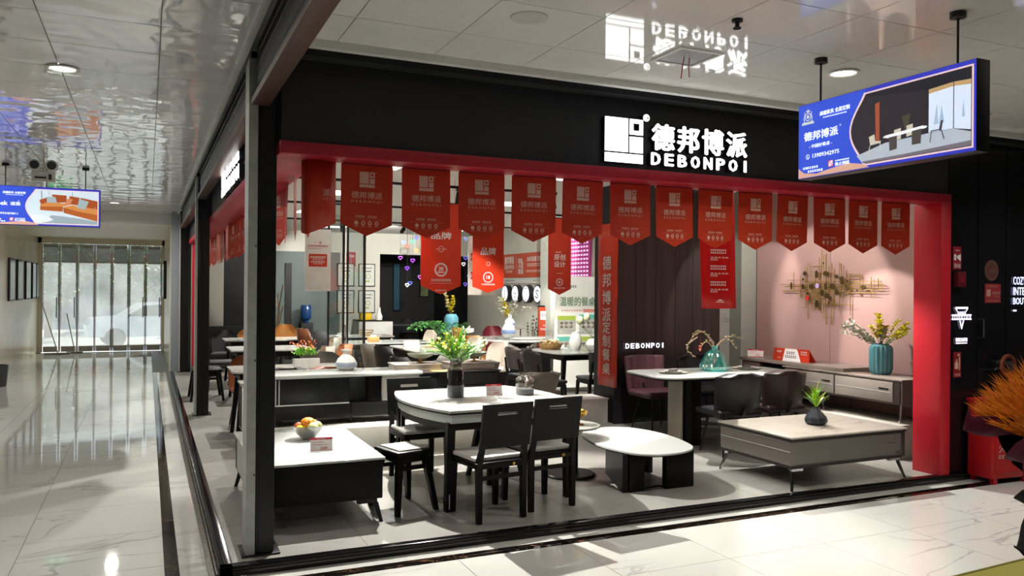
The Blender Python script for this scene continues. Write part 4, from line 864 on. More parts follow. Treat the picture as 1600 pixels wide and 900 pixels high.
# upholstered tub chair (faces +Y)
def tub_chair(label, loc, rz, m, lm, g, chan=False, w_=.54, h=.84):
    t = thing('dining_chair', label, 'chair', loc, rz, g)
    MB().box(-w_ / 2 + .02, w_ / 2 - .02, -.22, .25, .39, .47, b=.035, seg=3).build('seat', m, t)
    if chan:
        n = 5
        for k in range(n):
            u = -1 + (2 * k + 1) / n; a = u * .75; mb = MB(); T = mat4((math.sin(a) * .30, .06 - math.cos(a) * .32, 0), (R(7), 0, a * .9))
            mb.box(-.066, .066, -.03, .03, .42, h, b=.022, seg=3, T=T); mb.build('back_channel', m, t)
    else:
        MB().shell(w_, .44, h, -.24, .10, .06, .06, .12, .10, 12, 12).build('backrest', m, t)
    MB().tube([(0, -.22, .40), (0, -.27, .46), (0, -.285, .52)], .014).tube([(-.15, 0, .395), (.15, 0, .395)], .012).tube([(0, -.18, .395), (0, .2, .395)], .012).build('seat_frame', lm, t)
    for i in (-1, 1):
        for j in (-1, 1): MB().tube([(i * .15, j * .14, .395), (i * .21, j * .21, 0)], [.014, .008], 8).build('leg', lm, t)
    return t
g = 'upholstered chairs round the white marble table'
tub_chair('black leather tub chair with its back to us at the marble table', (5.40, 6.53, 0), R(-6), LEATHK, BLKM, g, h=.83, w_=.55)
tub_chair('dark brown leather tub chair with its back to us, right at the marble table', (6.08, 6.62, 0), R(-8), M('dark_brown_leather', '#2b1d1c', .38, var=.1, bump=.12, bscale=90), BLKM, g, h=.83, w_=.50)
tub_chair('purple leather channel-back chair facing us against the dark panelled wall', (5.52, 7.98, 0), R(180), LEATHP, BLKM, g, chan=True, w_=.58, h=.86)
tub_chair('black leather chair facing us behind the teal vase', (6.22, 8.02, 0), R(178), LEATHK, BLKM, g, w_=.54, h=.84)

# platform and TV console along the pink wall
S('platform_right', MB().box(6.72, 7.35, 5.62, 8.36, 0, .335, b=.004), CONC)
t = thing('media_console', 'long taupe media console with drawers against the pink wall', 'cabinet', (7.05, 5.65, .335))
MB().box(-.24, .26, .0, 1.62, .19, .425, b=.006).build('body', GREYL, t)
MB().box(-.255, .275, -.01, 1.64, .4251, .445, b=.003).build('top', STONEB, t)
for a, b in ((.10, .84), (.86, 1.58)):
    d = MB().box(-.256, -.24, a, b, .21, .41, b=.004).build('drawer', M('drawer_taupe', '#877f78', .35), t)
    MB().box(-.259, -.256, a + .02, b - .02, .305, .309).build('inlay_strip', ALU, d); MB().box(-.262, -.256, a + .05, a + .17, .335, .345).build('handle', BLK, d)
MB().box(-.25, -.2401, .02, .09, .2, .42).build('side_trim', M('dark_brown', '#332b2a', .4), t)
for y in (.06, 1.05, 1.5):
    for x in (-.2, .2): MB().leg((x, y, 0), (x, y, .19), .014, .03).build('leg', CHROME, t)
MB().box(-.20, .28, .78, 2.45, .4451, .485, b=.003).build('stone_slab', STONEB, t)
MB().box(-.18, .26, 2.10, 2.42, .2, .445).build('end_cabinet', M('brown_cabinet', '#5d4c45', .35), t)
MB().box(-.15, .2, 2.12, 2.15, .0, .2).box(-.15, .2, 2.35, 2.38, .0, .2).build('end_leg', CHROME, t)
MB().box(-.16, .2, 1.64, 2.08, .22, .42).build('recess_box', BLK, t)

# left platform and extendable console
S('platform_left', MB().box(.95, 3.15, 7.12, 8.35, 0, .40, b=.004).box(.93, 3.15, 7.09, 7.12, 0, .10), CONC)
t = thing('media_console', 'long black media console with pale stone slab behind the front tables', 'cabinet', (.98, 7.35, .40))
MB().box(.0, 2.2, .02, .45, .06, .19, b=.004).build('lower_body', M('console_black', '#111113', .35, spec=.3), t)
for k in range(3): MB().box(.02 + .73 * k, .73 + .73 * k, .01, .02, .07, .18).build('lower_drawer', M('console_grey', '#1b1c1e', .35, spec=.3), t)
MB().box(.02, .72, .0, .45, .19, .43, b=.004).build('left_cabinet', M('console_grey', '#26272a', .3), t)
MB().box(.06, .068, -.006, 0, .2, .42).box(.09, .098, -.006, 0, .2, .42).box(.0, .72, -.004, .02, .188, .2).build('light_strip', ALU, t)
MB().box(.73, .92, .12, .14, .19, .43).build('glass_back', M('smoked_panel', '#3a3c40', .15), t)
MB().box(.90, 1.03, .02, .45, .19, .43).build('support', BLK, t); MB().box(1.04, 1.40, .025, .04, .195, .43).build('pale_panel', WHITEP, t)
MB().box(-.02, 1.42, -.02, .47, .4301, .462, b=.003).build('stone_slab', STONEW, t)
MB().box(1.42, 2.24, .03, .47, .19, .43, b=.004).build('right_cabinet', M('console_black', '#1a1a1d', .35), t)
MB().box(1.6, 2.22, .02, .03, .31, .42).box(1.6, 2.22, .02, .03, .2, .3).build('right_drawer', M('console_grey', '#26272a', .3), t)
MB().box(1.42, 2.25, .02, .48, .4301, .445, b=.003).build('right_top', M('console_top', '#3d3836', .3), t)
for x in (.1, .75, 1.45, 2.1):
    for y in (.06, .4): MB().leg((x, y, 0), (x, y, .06), .02, .03).build('leg', BLK, t)

# generic dining tables inside
def table(label, loc, sx, sy, m, r=.06, rz=0, h=.75, lm=None, group=None, style='legs'):
    t = thing('dining_table', label, 'table', loc, rz, group); lm = lm or BLK
    MB().prism(rrect(sx / 2, sy / 2, r), h - .018, h).build('tabletop', m, t); MB().prism(rrect(sx / 2 - .01, sy / 2 - .01, max(.01, r - .01)), h - .035, h - .0181).build('top_edge', BLK, t)
    MB().box(-sx / 2 + .08, sx / 2 - .08, -sy / 2 + .08, sy / 2 - .08, h - .1, h - .0351).build('apron', lm, t)
    if style == 'legs':
        for i in (-1, 1):
            for j in (-1, 1): MB().leg((i * (sx / 2 - .06), j * (sy / 2 - .06), 0), (i * (sx / 2 - .12), j * (sy / 2 - .12), h - .0351), .04, .06).build('leg', lm, t)
    else:
        for i in (-1, 1): MB().prism([(x + i * sx * .25, y) for x, y in rrect(.05, sy * .3, .04)], 0, h - .1).build('leg', lm, t)
    return t
table('grey topped table with black legs beside the front steel post, nearest on the left', (1.45, 9.28, 0), 1.25, .74, STONEG, rz=0)
t = thing('sideboard', 'low white cabinet with black slits under the left end of the grey table', 'cabinet', (1.02, 8.62, 0))
MB().box(-.14, .02, -.14, .14, .2, .66, b=.004).build('body', WHITEP, t); MB().box(-.16, .03, -.16, .16, .6601, .68, b=.003).build('top', STONEG, t)
for k in range(3): MB().box(-.146, -.14, -.1 + .08 * k, -.09 + .08 * k, .22, .64).build('slit', BLK, t)
for x in (-.11, -.01):
    for y in (-.1, .1): MB().leg((x * 1.02, y, 0), (x, y, .2), .02, .035).build('leg', BLK, t)
table('white table seen between the two steel posts, nearer of two', (1.66, 12.35, 0), 1.15, .95, STONEW, rz=0)
table('white table seen between the two steel posts, farther of two', (1.95, 14.55, 0), 1.5, .85, STONEW, rz=0)
table('grey marble table inside by the glass screen, farthest back', (3.55, 15.0, 0), 1.4, .8, STONEG, r=.1)
table('white table just right of the glass screen in the middle rows', (3.62, 13.25, 0), 1.5, .85, STONEW, r=.1, style='panels')
table('white table with yellow dish and leaning card, in the middle of the shop', (3.93, 11.45, 0), .95, 1.75, STONEW, r=.12, style='panels')
table('dark grey marble table behind the red vertical banner', (5.95, 10.45, 0), 1.45, 1.15, M('dark_marble_top', '#8b8c88', .2, var=.15, scale=3), r=.3, rz=0)
# round tables with lazy susans
def round_table(label, loc, r, m):
    t = thing('round_table', label, 'table', loc)
    MB().lathe([(.0001, .72), (r - .02, .72), (r, .735), (r, .745), (r - .01, .752), (.0001, .752)], 56).build('tabletop', m, t)
    MB().lathe([(.0001, .7521), (r * .5, .7521), (r * .52, .765), (r * .5, .776), (.0001, .776)], 48).build('lazy_susan', m, t)
    MB().lathe([(r * .45, 0), (r * .42, .04), (r * .12, .08), (r * .12, .60), (r * .35, .70), (r * .35, .7199)], 32).build('pedestal', BLK, t)
    return t
round_table('large round white table with blue and white vase on its lazy susan', (6.22, 13.3, 0), .90, STONEW)
round_table('small round table at the back with the turquoise fluted vase', (5.82, 15.9, 0), .47, STONEW)
t = thing('console_table', 'black cabinet standing in front of the large round table', 'cabinet', (5.58, 12.0, 0))
MB().box(-.48, .48, -.2, .2, .05, .64, b=.005).build('body', M('console_black', '#1a1a1d', .35), t); MB().box(-.5, .5, -.22, .22, .6401, .66).build('top', BLK, t); MB().box(-.44, .44, -.16, .16, 0, .05).build('plinth', BLK, t)
t = thing('sideboard', 'white cabinet with black top against the cream back wall', 'cabinet', (4.85, 18.5, 0))
MB().box(-.42, .38, -.25, .25, .06, .88).build('body', WHITEP, t); MB().box(-.44, .4, -.27, .27, .8801, .90).build('top', BLK, t); MB().box(-.2, -.1, -.256, -.25, .55, .565).box(.1, .2, -.256, -.25, .55, .565).build('handle', BLK, t); MB().box(-.4, .36, -.22, .22, 0, .06).build('plinth', BLK, t)
t = thing('step_box', 'low white display box at the foot of the dark block', 'box', (4.95, 9.0, 0)); MB().box(-.22, .24, -.45, -.02, 0, .30, b=.004).build('body', WHITEP, t); MB().box(-.23, .25, -.46, -.01, .3001, .312).build('top', WHITEP, t)

# chairs inside
def shell_chair(label, loc, rz, back, seat, g, legs='metal', w_=.48, h=.85, low=.42, inner=None, rnd=.45):
    t = thing('dining_chair', label, 'chair', loc, rz, g)
    MB().shell(w_, low, h, -.23, .14, .028, .09, rnd, .1, 10, 8).build('backrest', back, t)
    if inner: MB().shell(w_ * .93, low + .04, h - .02, -.20, .135, .012, .09, .45, .1, 10, 8).build('back_pad', inner, t)
    MB().box(-w_ / 2 + .03, w_ / 2 - .03, -.21, .23, .41, .465, b=.025, seg=3).build('seat', seat, t)
    lm = BLKM if legs == 'metal' else M('leg_dark_wood', '#221b18', .4)
    for i in (-1, 1):
        for j in (-1, 1):
            if legs == 'metal': MB().tube([(i * .15, j * .14, .41), (i * .21, j * .20, 0)], [.013, .008], 8).build('leg', lm, t)
            else: MB().leg((i * .20, j * .20, 0), (i * .16, j * .16, .41), .022, .045).build('leg', lm, t)
    return t
g = 'chairs around the display tables'
shell_chair('wide tan brown leather chair back just behind the black console', (1.84, 8.86, 0), R(0), LEATHB, LEATHB, g, w_=.62, h=.81, rnd=.15)
shell_chair('dark grey leather chair back beside it, at the left behind the console', (1.33, 8.86, 0), R(4), M('dark_leather', '#2b282a', .4, bump=.1), DGREY, g, w_=.5, h=.81, rnd=.15)
shell_chair('grey chair facing us behind the potted red and green plant', (1.98, 10.0, 0), R(178), LEATHG, LEATHG, g, w_=.6, h=.84)
shell_chair('orange brown chair facing us seen left of the front post', (1.12, 9.95, 0), R(180), LEATHB, LEATHB, g, w_=.5, h=.82)
shell_chair('cream chair with tan inside beside the potted plant', (2.0, 10.85, 0), R(90), LEATHC, LEATHT, g, w_=.52, h=.86)
shell_chair('tall dark brown backed chair, left of a pair at the middle white tables', (2.62, 13.95, 0), R(-82), LEATHB, DGREY, g, w_=.5, h=.95, inner=M('dark_red_brown', '#4d2a20', .4))
shell_chair('tall dark grey chair with pale piping, right of a pair at the middle tables', (2.72, 13.1, 0), R(-75), DGREY, DGREY, g, w_=.5, h=.95)
shell_chair('grey tan chair behind the glass screen posts', (3.12, 11.5, 0), R(-80), LEATHG, LEATHT, g, w_=.5, h=.84)
shell_chair('black leather chair with grey rim just right of the glass screen', (3.16, 10.9, 0), R(-78), LEATHK, LEATHK, g, w_=.52, h=.85)
shell_chair('low black chair behind the console stone slab', (3.1, 9.95, 0), R(-70), M('soft_black', '#1e1e20', .6), DGREY, g, w_=.5, h=.78)
shell_chair('cream white chair on the far side of the middle tables, right of the cabinet', (4.72, 14.5, 0), R(95), LEATHC, LEATHC, g, w_=.5, h=.86)
shell_chair('cream white shell chair right of the table with the yellow dish', (4.68, 12.1, 0), R(98), LEATHC, LEATHC, g, w_=.55, h=.86)
shell_chair('cream white shell chair nearest the big leaf plant', (4.72, 11.2, 0), R(100), LEATHC, LEATHC, g, w_=.58, h=.84)
shell_chair('pale grey chair at the near end of the table with yellow dish', (3.72, 10.3, 0), R(5), M('pale_grey_leather', '#a9a7a0', .5), LGREY, g, w_=.5, h=.80)
shell_chair('tan orange chair left of the large round table', (5.55, 14.25, 0), R(-100), LEATHT, LEATHT, g, w_=.5, h=.92)
shell_chair('orange brown chair on the near side of the large round table', (5.28, 13.0, 0), R(-60), LEATHT, LEATHT, g, w_=.48, h=.85)
shell_chair('dark red chair behind the large round table', (6.35, 14.75, 0), R(180), M('wine_leather', '#5c1a24', .4), M('wine_leather', '#5c1a24', .4), g, w_=.5, h=.9)
shell_chair('black chair at the far white table between the posts', (1.28, 15.4, 0), R(170), M('soft_black', '#1e1e20', .6), DGREY, g)
shell_chair('light brown chair far back between the steel posts', (1.75, 15.6, 0), R(180), LEATHT, LEATHT, g)
shell_chair('tan wooden-backed chair just right of the front steel post', (2.38, 15.3, 0), R(185), LEATHT, LEATHT, g, w_=.46, h=.95)
shell_chair('cream chair at the left of the white table behind the plant pot', (2.46, 12.5, 0), R(88), LEATHC, LEATHC, g, w_=.46, h=.88)
shell_chair('pale orange chair beside the cream one behind the plant pot', (2.36, 11.35, 0), R(92), M('peach_leather', '#c98f66', .45), M('peach_leather', '#c98f66', .45), g, w_=.44, h=.85)
# grey armchairs by the console end
g2 = 'grey armchairs behind the front table'
shell_chair('grey green leather armchair right of the glass bowls on the console', (3.42, 8.65, 0), R(-35), LEATHG, LEATHG, g2, w_=.66, h=.74, rnd=.12)
shell_chair('grey leather armchair directly behind the ribbed jar', (4.12, 8.5, 0), R(12), M('grey_brown_leather', '#85837b', .4, bump=.1), LEATHG, g2, w_=.62, h=.70, rnd=.15)
shell_chair('flat-topped pale grey armchair behind the grey green one', (3.75, 9.5, 0), R(10), LEATHG, LEATHG, g2, w_=.66, h=.76, rnd=.12)
# plywood-backed chairs at the dark marble table
def wood_chair(label, loc, rz, g, bm_=None, sm=None):
    t = thing('dining_chair', label, 'chair', loc, rz, g); wd = M('chair_dark_wood', '#241f1e', .4, var=.15); bk = bm_ or M('chair_grey_wood', '#4e4644', .4, var=.1, stretch=(1, 1, .2))
    for s in (-1, 1):
        MB().leg((s * .21, -.21, 0), (s * .19, -.19, .43), .026, .045).leg((s * .19, -.19, .43), (s * .17, -.25, .70), .036, .024).build('leg', wd, t)
        MB().leg((s * .21, .20, 0), (s * .19, .17, .42), .024, .042).build('leg', wd, t)
    MB().box(-.2, .2, -.2, .19, .39, .43).build('seat_frame', wd, t); MB().box(-.21, .21, -.2, .22, .4301, .475, b=.02, seg=3).build('seat', sm or DGREY, t)
    MB().shell(.46, .55, .86, -.265, .07, .018, .05, .10, .12).build('backrest', bk, t)
    return t
g = 'grey brown wooden chairs at the dark marble table'
wood_chair('grey-brown wooden chair at the dark marble table, left of the two', (4.82, 10.1, 0), R(-84), g)
wood_chair('grey-brown wooden chair at the dark marble table, nearer right of the two', (4.72, 9.35, 0), R(-80), g)
wood_chair('grey chair half hidden behind the vertical red banner', (5.55, 9.45, 0), R(-4), g, M('panel_grey', '#4a4846', .5))
# stool and chair at far left, by the second post
g = 'black seats by the second post'
rect_stool('black square stool straddled by the second steel post', (.80, 12.65, 0), R(0), g, .42, .62, BLK)
wood_chair('black wooden chair behind the second steel post', (1.08, 13.6, 0), R(-88), g, M('soft_black', '#1e1e20', .6))
# tall glass partition
t = thing('glass_screen', 'tall glass screen with thin black uprights in the middle of the shop', 'screen', (2.45, 12.0, 0))
for x, n in ((0, .022), (.225, .025), (.285, .02), (.54, .028)): MB().box(x - n / 2, x + n / 2, -.03, .03, 0, ZI - .001).build('upright', BLKM, t)
for a, b in ((.012, .212), (.3, .525)): MB().box(a, b, -.004, .004, .05, ZI - .03).build('glass_pane', glassy('screen_glass', (.80, .84, .83), .3), t)
MB().box(0, .54, -.02, .02, .0, .05).box(0, .54, -.02, .02, ZI - .03, ZI - .001).build('rail', BLKM, t)
for k, z in enumerate((1.05, 1.25)): MB().tube([(.24, -.035, z - .6), (.24, -.07, z - .58), (.24, -.07, z + .02), (.24, -.035, z + .04)], .008).build('pull_handle', CHROME, t) if k == 0 else None

# ================================================================== THINGS ON AND AROUND THE FURNITURE
def sprig(mb_leaf, mb_stem, p, d, L, n, lw, ll, rg, droop=.0, sr=.003):
    p = Vector(p); d = Vector(d).normalized(); pts = [p.copy()]
    for k in range(n):
        d = (d + Vector((rg.uniform(-.12, .12), rg.uniform(-.12, .12), rg.uniform(-.08, .08) - droop))).normalized(); p = p + d * L / n; pts.append(p.copy())
        for s in (-1, 1):
            if mb_leaf is not None: a = Vector((-d.y, d.x, 0)) * s + d * .8 + Vector((rg.uniform(-.3, .3), rg.uniform(-.3, .3), rg.uniform(-.1, .5))); mb_leaf.leaf(p, a, ll * rg.uniform(.7, 1.2), lw * rg.uniform(.7, 1.2))
    mb_stem.tube(pts, [sr] * len(pts), 4); return pts
def bloom(mb, p, r, rg, n=5):
    for k in range(n): a = 6.28 * k / n + rg.random(); mb.leaf(p, (math.cos(a), math.sin(a), rg.uniform(.0, .9)), r, r * .8, bend=.1)
    mb.ball(p, r * .25, 6, 4)
# price cards
def price_card(label, loc, rz, w_=.13, h=.085, big='2380', red=False):
    t = thing('price_card', label, 'card', loc, rz, 'price cards')
    T = mat4(rot=(R(-14), 0, 0)); MB().box(-w_ / 2, w_ / 2, -.001, .001, .004, h, T=T).build('card', CARD, t)
    mb = MB(); mb.T = T; mb.rect(-w_ / 2, w_ / 2, h - .016, h, -.0016); mb.rect(-w_ / 2, w_ / 2, .004, .009, -.0016); mb.build('red_band', CARDR, t)
    mb = MB(); mb.T = T; mb.dashes(-w_ * .2, w_ * .2, h - .012, .007, 6, -.002); mb.build('band_print', WPRINT, t)
    mb = MB(); mb.T = T; mb.dashes(-w_ * .4, w_ * .1, h * .62, .007, 7, -.0016); mb.dashes(-w_ * .4, w_ * .3, h * .45, .006, 9, -.0016, 4); mb.text('¥', -w_ * .3, h * .18, .012, y=-.0016); mb.text(big, w_ * .12, h * .16, .018, y=-.0016, bold=.02); mb.build('price', PINKINK, t)
    MB().box(-w_ / 2, w_ / 2, -.006, .02, 0, .004).build('foot', GLASS, t)
    return t
price_card('white and red price card on the low coffee table beside the fruit bowl', (1.17, 5.93, .452), R(-8), .16, .10)
price_card('white and red price card on the front dining table', (2.66, 6.20, .752), R(-5), .14, .10, '4680')
price_card('pale price card at the far end of the pink wall console', (6.95, 7.92, .82), R(-45), .19, .10, '5980')
# fruit bowl
t = thing('fruit_bowl', 'clear glass bowl on the low coffee table', 'bowl', (1.165, 6.45, .4525))
MB().lathe([(.0001, .0), (.045, 0), (.05, .006), (.09, .05), (.125, .11), (.122, .112), (.086, .054), (.045, .012), (.0001, .01)], 36).build('bowl', glassy('smoked_glass', (.5, .52, .52), .6), t)
FR = [('mandarin', 'orange pumpkin-shaped fruit on top of the glass bowl', (.0, .0, .135), (.048, .048, .036), '#e0821a', 1), ('apple', 'yellow green apple at the front of the glass bowl', (.03, -.045, .10), (.04, .04, .038), '#cfcf8a', 0), ('lemon', 'yellow lemon at the left of the glass bowl', (-.055, -.02, .085), (.042, .032, .034), '#e0b91e', 0),
      ('apple', 'green apple at the right of the glass bowl', (.075, .01, .10), (.036, .036, .035), '#a9b06a', 0), ('peach', 'red-blushed peach at the left back of the glass bowl', (-.06, .045, .095), (.036, .036, .034), '#c4512e', 0), ('apple', 'pink and green apple at the right back of the glass bowl', (.05, .06, .112), (.033, .033, .032), '#c7a57a', 0)]
for n_, lab, c, r, col, fl_ in FR:
    r = tuple(q * 1.12 for q in r); t = thing(n_, lab, 'fruit', (1.165 + c[0], 6.45 + c[1], .4525 + c[2] - .004), group='fruit in the glass bowl')
    if fl_: MB().lathe([(.0001, -r[2])] + [(r[0] * math.cos(R(a)), r[2] * math.sin(R(a))) for a in range(-75, 80, 15)] + [(.0001, r[2] * .85)], 40, flute=.07, nf=9).build('flesh', M('fruit_' + col, col, .4, var=.1, scale=40), t)
    else: MB().ball((0, 0, 0), r, 16, 10).build('flesh', M('fruit_' + col, col, .35, var=.15, scale=30), t)
    MB().cyl((0, 0, r[2] * .8), (.003, 0, r[2] + .01), .0025, n=6).build('stalk', STEMM, t)
# tall glass vase with greenery on the front table
rg = random.Random(5)
t = thing('vase', 'tall smoky glass vase on the front dining table', 'vase', (2.33, 6.25, .7525))
MB().lathe([(.0001, 0), (.066, 0), (.07, .006), (.07, .10), (.0001, .10)], 36).build('grey_base', M('vase_grey', '#4a4c52', .35), t)
MB().lathe([(.07, .1001), (.07, .22), (.066, .235), (.05, .25), (.048, .265), (.048, .315), (.052, .325)], 36).build('glass_body', glassy('vase_smoke', (.55, .55, .56), .45), t)
MB().lathe([(.0001, .101), (.060, .101), (.060, .225), (.0001, .225)], 24).build('dark_filling', M('dark_water', '#17171a', .1, var=.4, scale=30), t)
t = thing('flower_arrangement', 'loose green and yellow spray in the tall smoky vase', 'flowers', (2.33, 6.25, 1.0))
lf, st, fl_, lf2 = MB(), MB(), MB(), MB()
for k in range(26):
    a = rg.random() * 6.28; e = rg.uniform(.25, 1.15); d = (math.cos(a) * e, math.sin(a) * e * .7, 1); pts = sprig(lf if k % 2 else lf2, st, (rg.uniform(-.02, .02), rg.uniform(-.02, .02), .04), d, rg.uniform(.16, .29), 8, .024, .06, rg, droop=.06)
    if k % 2 == 0 and math.cos(a) < .6:
        for q in pts[3:]: bloom(fl_, q + Vector((rg.uniform(-.02, .02), rg.uniform(-.02, .02), .01)), .024, rg)
for k in range(3): sprig(lf2, st, (0, 0, 0), (1, .1 * k, .75 + .1 * k), .33, 9, .022, .05, rg, droop=.03)
for k in range(5): bloom(fl_, (-.12 + rg.uniform(-.06, .06), rg.uniform(-.04, .04), .14 + .03 * k), .038, rg)
lf.build('leaves', GREEN, t, kind='stuff'); lf2.build('pale_leaves', GREEN2, t, kind='stuff'); st.build('stems', DGREEN, t, kind='stuff'); fl_.build('flowers', M('green_yellow_flower', '#c9c82e', .5, var=.2, scale=50), t, kind='stuff')
# ribbed clear jar with a grey base
t = thing('jar', 'squat clear glass jar with grey base on the front dining table', 'jar', (2.94, 6.20, .7525))
MB().lathe([(.0001, 0), (.072, 0), (.078, .008), (.078, .05), (.0001, .05)], 36).build('grey_base', M('jar_grey', '#5c5e60', .35), t)
MB().lathe([(.078, .0501), (.084, .10), (.08, .13), (.055, .155), (.055, .17), (.066, .178), (.066, .185)], 36, flute=.015, nf=14).build('glass_body', glassy('jar_glass', (.74, .74, .72), .45), t)
for k in range(5): MB().ball((rg.uniform(-.03, .03), rg.uniform(-.03, .03), .07 + .018 * k), (.024, .024, .018), 8, 6).build('pebble', M('pebble', '#6d5c50', .5, var=.3, scale=40), t)
# gold pedestal bowl on the side table
t = thing('pedestal_bowl', 'small gold pedestal bowl on the round side table', 'bowl', (3.50, 6.27, .4485))
MB().lathe([(.0001, 0), (.05, 0), (.052, .008), (.02, .016), (.014, .05), (.03, .06), (.07, .085), (.085, .12), (.082, .121), (.066, .09), (.0001, .068)], 32).build('bowl', GOLD, t)
for k in range(6): MB().ball((.05 * math.cos(k), .05 * math.sin(k), .115 + .006 * (k % 3)), (.026, .024, .02), 8, 6).build('gold_ornament', M('old_gold', '#a88d4a', .4, metal=.5, var=.3, scale=50), t)
MB().tube([(-.06, .0, .12), (-.045, 0, .20), (-.02, .01, .13)], .002, 5).build('wire_handle', GOLD, t)
# teal glass vase with blossom branches
t = thing('vase', 'wide teal glass vase on the white marble dining table', 'vase', (5.80, 7.28, .7525)); t.scale = (1, 1, 1.3)
TG = glassy('teal_glass', (.42, .88, .85), .5, haze=.45, hcol=(.1, .85, .78, 1))
MB().lathe([(.0001, 0), (.11, 0), (.15, .015), (.165, .04), (.155, .06), (.10, .15), (.08, .165), (.05, .175), (.035, .19), (.045, .21), (.05, .215)], 14).build('body', TG, t)
rg = random.Random(8)
t = thing('flower_arrangement', 'curling bare branches with small pale blossoms in the teal vase', 'flowers', (5.80, 7.28, 1.01))
st, fl_ = MB(), MB()
def arcs(pts):
    st.tube(pts, [.008 * (1 - .6 * i / (len(pts) - 1)) for i in range(len(pts))], 6)
    for i in range(len(pts) // 3, len(pts)):
        if rg.random() < .75: bloom(fl_, Vector(pts[i]) + Vector((rg.uniform(-.015, .015), rg.uniform(-.01, .01), rg.uniform(-.015, .02))), .02, rg, 5)
def cv(f, n=14): return [Vector(f(i / (n - 1))) for i in range(n)]
arcs(cv(lambda u: (-.02 - .26 * u, -.02 + .05 * u, .02 + .17 * math.sin(u * 2.4)))); arcs(cv(lambda u: (.0 - .36 * u, .03 * u, .05 + .17 * math.sin(u * 2.9) - .08 * u)))
arcs(cv(lambda u: (.02 + .36 * u, -.03 * u, .0 + .17 * math.sin(u * 2.3) - .07 * u))); arcs(cv(lambda u: (.03 + .24 * u, -.05 * u, .12 * math.sin(u * 2.8) + .02 - .08 * u)))
arcs(cv(lambda u: (-.02 - .22 * u, -.05 * u, .08 * math.sin(u * 3.0) - .02 * u))); arcs(cv(lambda u: (-.22 - .14 * math.sin(3 * u), .02, .12 - .22 * u)))
st.build('branches', M('branch_brown', '#a08c7a', .6, var=.2), t, kind='stuff'); fl_.build('blossoms', M('blossom', '#dfe09a', .5, var=.1), t, kind='stuff')
MB().cyl((-.21, -.02, .10), (-.21, -.02, .03), .0015, n=4).ball((-.21, -.02, .0), (.018, .018, .034), 8, 6).build('red_tassel', CARDR, t)
for k, (x, y) in enumerate(((5.20, 7.22), (6.30, 7.33))):
    t = thing('place_setting', ['round plate with folded napkin left of the teal vase', 'round plate with folded napkin right of the teal vase'][k], 'plate', (x, y, .7525), group='place settings')
    MB().lathe([(.0001, 0), (.11, 0), (.15, .012), (.152, .014), (.11, .005), (.0001, .004)], 32).build('charger', M('charger_pale', '#b9b5aa', .3), t)
    MB().lathe([(.0001, .014), (.08, .014), (.105, .026), (.08, .02), (.0001, .018)], 28).build('plate', WHITEC, t)
    MB().box(-.05, .06, -.02, .03, .02, .04, b=.01).build('napkin', M('napkin_grey', '#5c5558', .8), t); MB().box(.16, .168, -.09, .09, 0, .003).box(.18, .19, -.09, .09, 0, .003).build('cutlery', GOLD, t)
# grey faceted vase with spiky plant
rg = random.Random(2)
t = thing('potted_plant', 'dark blue-grey ribbed bud vase on the square coffee table', 'vase', (5.53, 5.50, .4465)); t.scale = (1.22, 1.22, 1.22)
MB().lathe([(.0001, 0), (.055, 0), (.075, .012), (.08, .03), (.07, .06), (.035, .10), (.024, .12), (.028, .128)], 36, flute=.05, nf=9).build('pot', M('bluegrey_ceramic', '#343a44', .35, var=.1), t)
MB().cyl((0, 0, 0.001), (0, 0, .004), .05, n=24).build('gold_foot', GOLD, t)
for k in range(26):
    a = k * 2.4; e = .15 + .95 * (k / 26); d = (math.cos(a) * e, math.sin(a) * e, 1.0 - .25 * e); MB().leaf((0, 0, .12), d, rg.uniform(.13, .19) * (1.15 if k < 9 else 1), .022, bend=.12).build('leaf', M('spiky_yellow_green', '#cfdc3c', .45, var=.2) if k % 3 == 0 else GREEN, t)
# fluted teal vase with mixed flowers on the console
t = thing('vase', 'tall fluted teal ceramic vase on the pink wall console', 'vase', (7.08, 6.14, .7805))
MB().lathe([(.0001, 0), (.085, 0), (.10, .02), (.112, .06), (.112, .27), (.10, .30), (.075, .315), (.075, .32)], 64, flute=.05, nf=16).build('body', TEALC, t)
rg = random.Random(12)
t = thing('flower_arrangement', 'mixed yellow and white spray in the tall teal vase by the pink wall', 'flowers', (7.08, 6.14, 1.10))
lf, st, fl_, wf = MB(), MB(), MB(), MB()
for k in range(6):
    pts = sprig(None, st, (0, .02, -.05), (-.35 + rg.uniform(-.2, .2), .75 + rg.uniform(-.2, .2), .8 + rg.uniform(-.2, .3)), .42, 9, .01, .03, rg, droop=.06)
    for q in pts[2:]: [wf.leaf(q, (rg.uniform(-1, 1), rg.uniform(-1, 1), rg.uniform(-.5, 1)), .045, .036) for _ in range(5)]
for k in range(6):
    pts = sprig(lf, st, (0, -.02, -.05), (-.2 + rg.uniform(-.2, .2), -.8 + rg.uniform(-.2, .2), .7 + rg.uniform(-.25, .25)), .42, 10, .016, .05, rg, droop=.03)
    for q in pts[6:]: bloom(fl_, q, .042, rg)
for k in range(9):
    pts = sprig(lf if k % 2 else None, st, (0, 0, -.05), (rg.uniform(-.4, .2), rg.uniform(-.35, .35), 1), rg.uniform(.2, .38), 6, .014, .04, rg)
    for q in pts[3:]: bloom(fl_ if k < 6 else wf, q, .06, rg)
lf.build('leaves', GREEN2, t, kind='stuff'); st.build('stems', DGREEN, t, kind='stuff'); fl_.build('yellow_flowers', YEL, t, kind='stuff'); wf.build('white_flowers', WHF, t, kind='stuff')
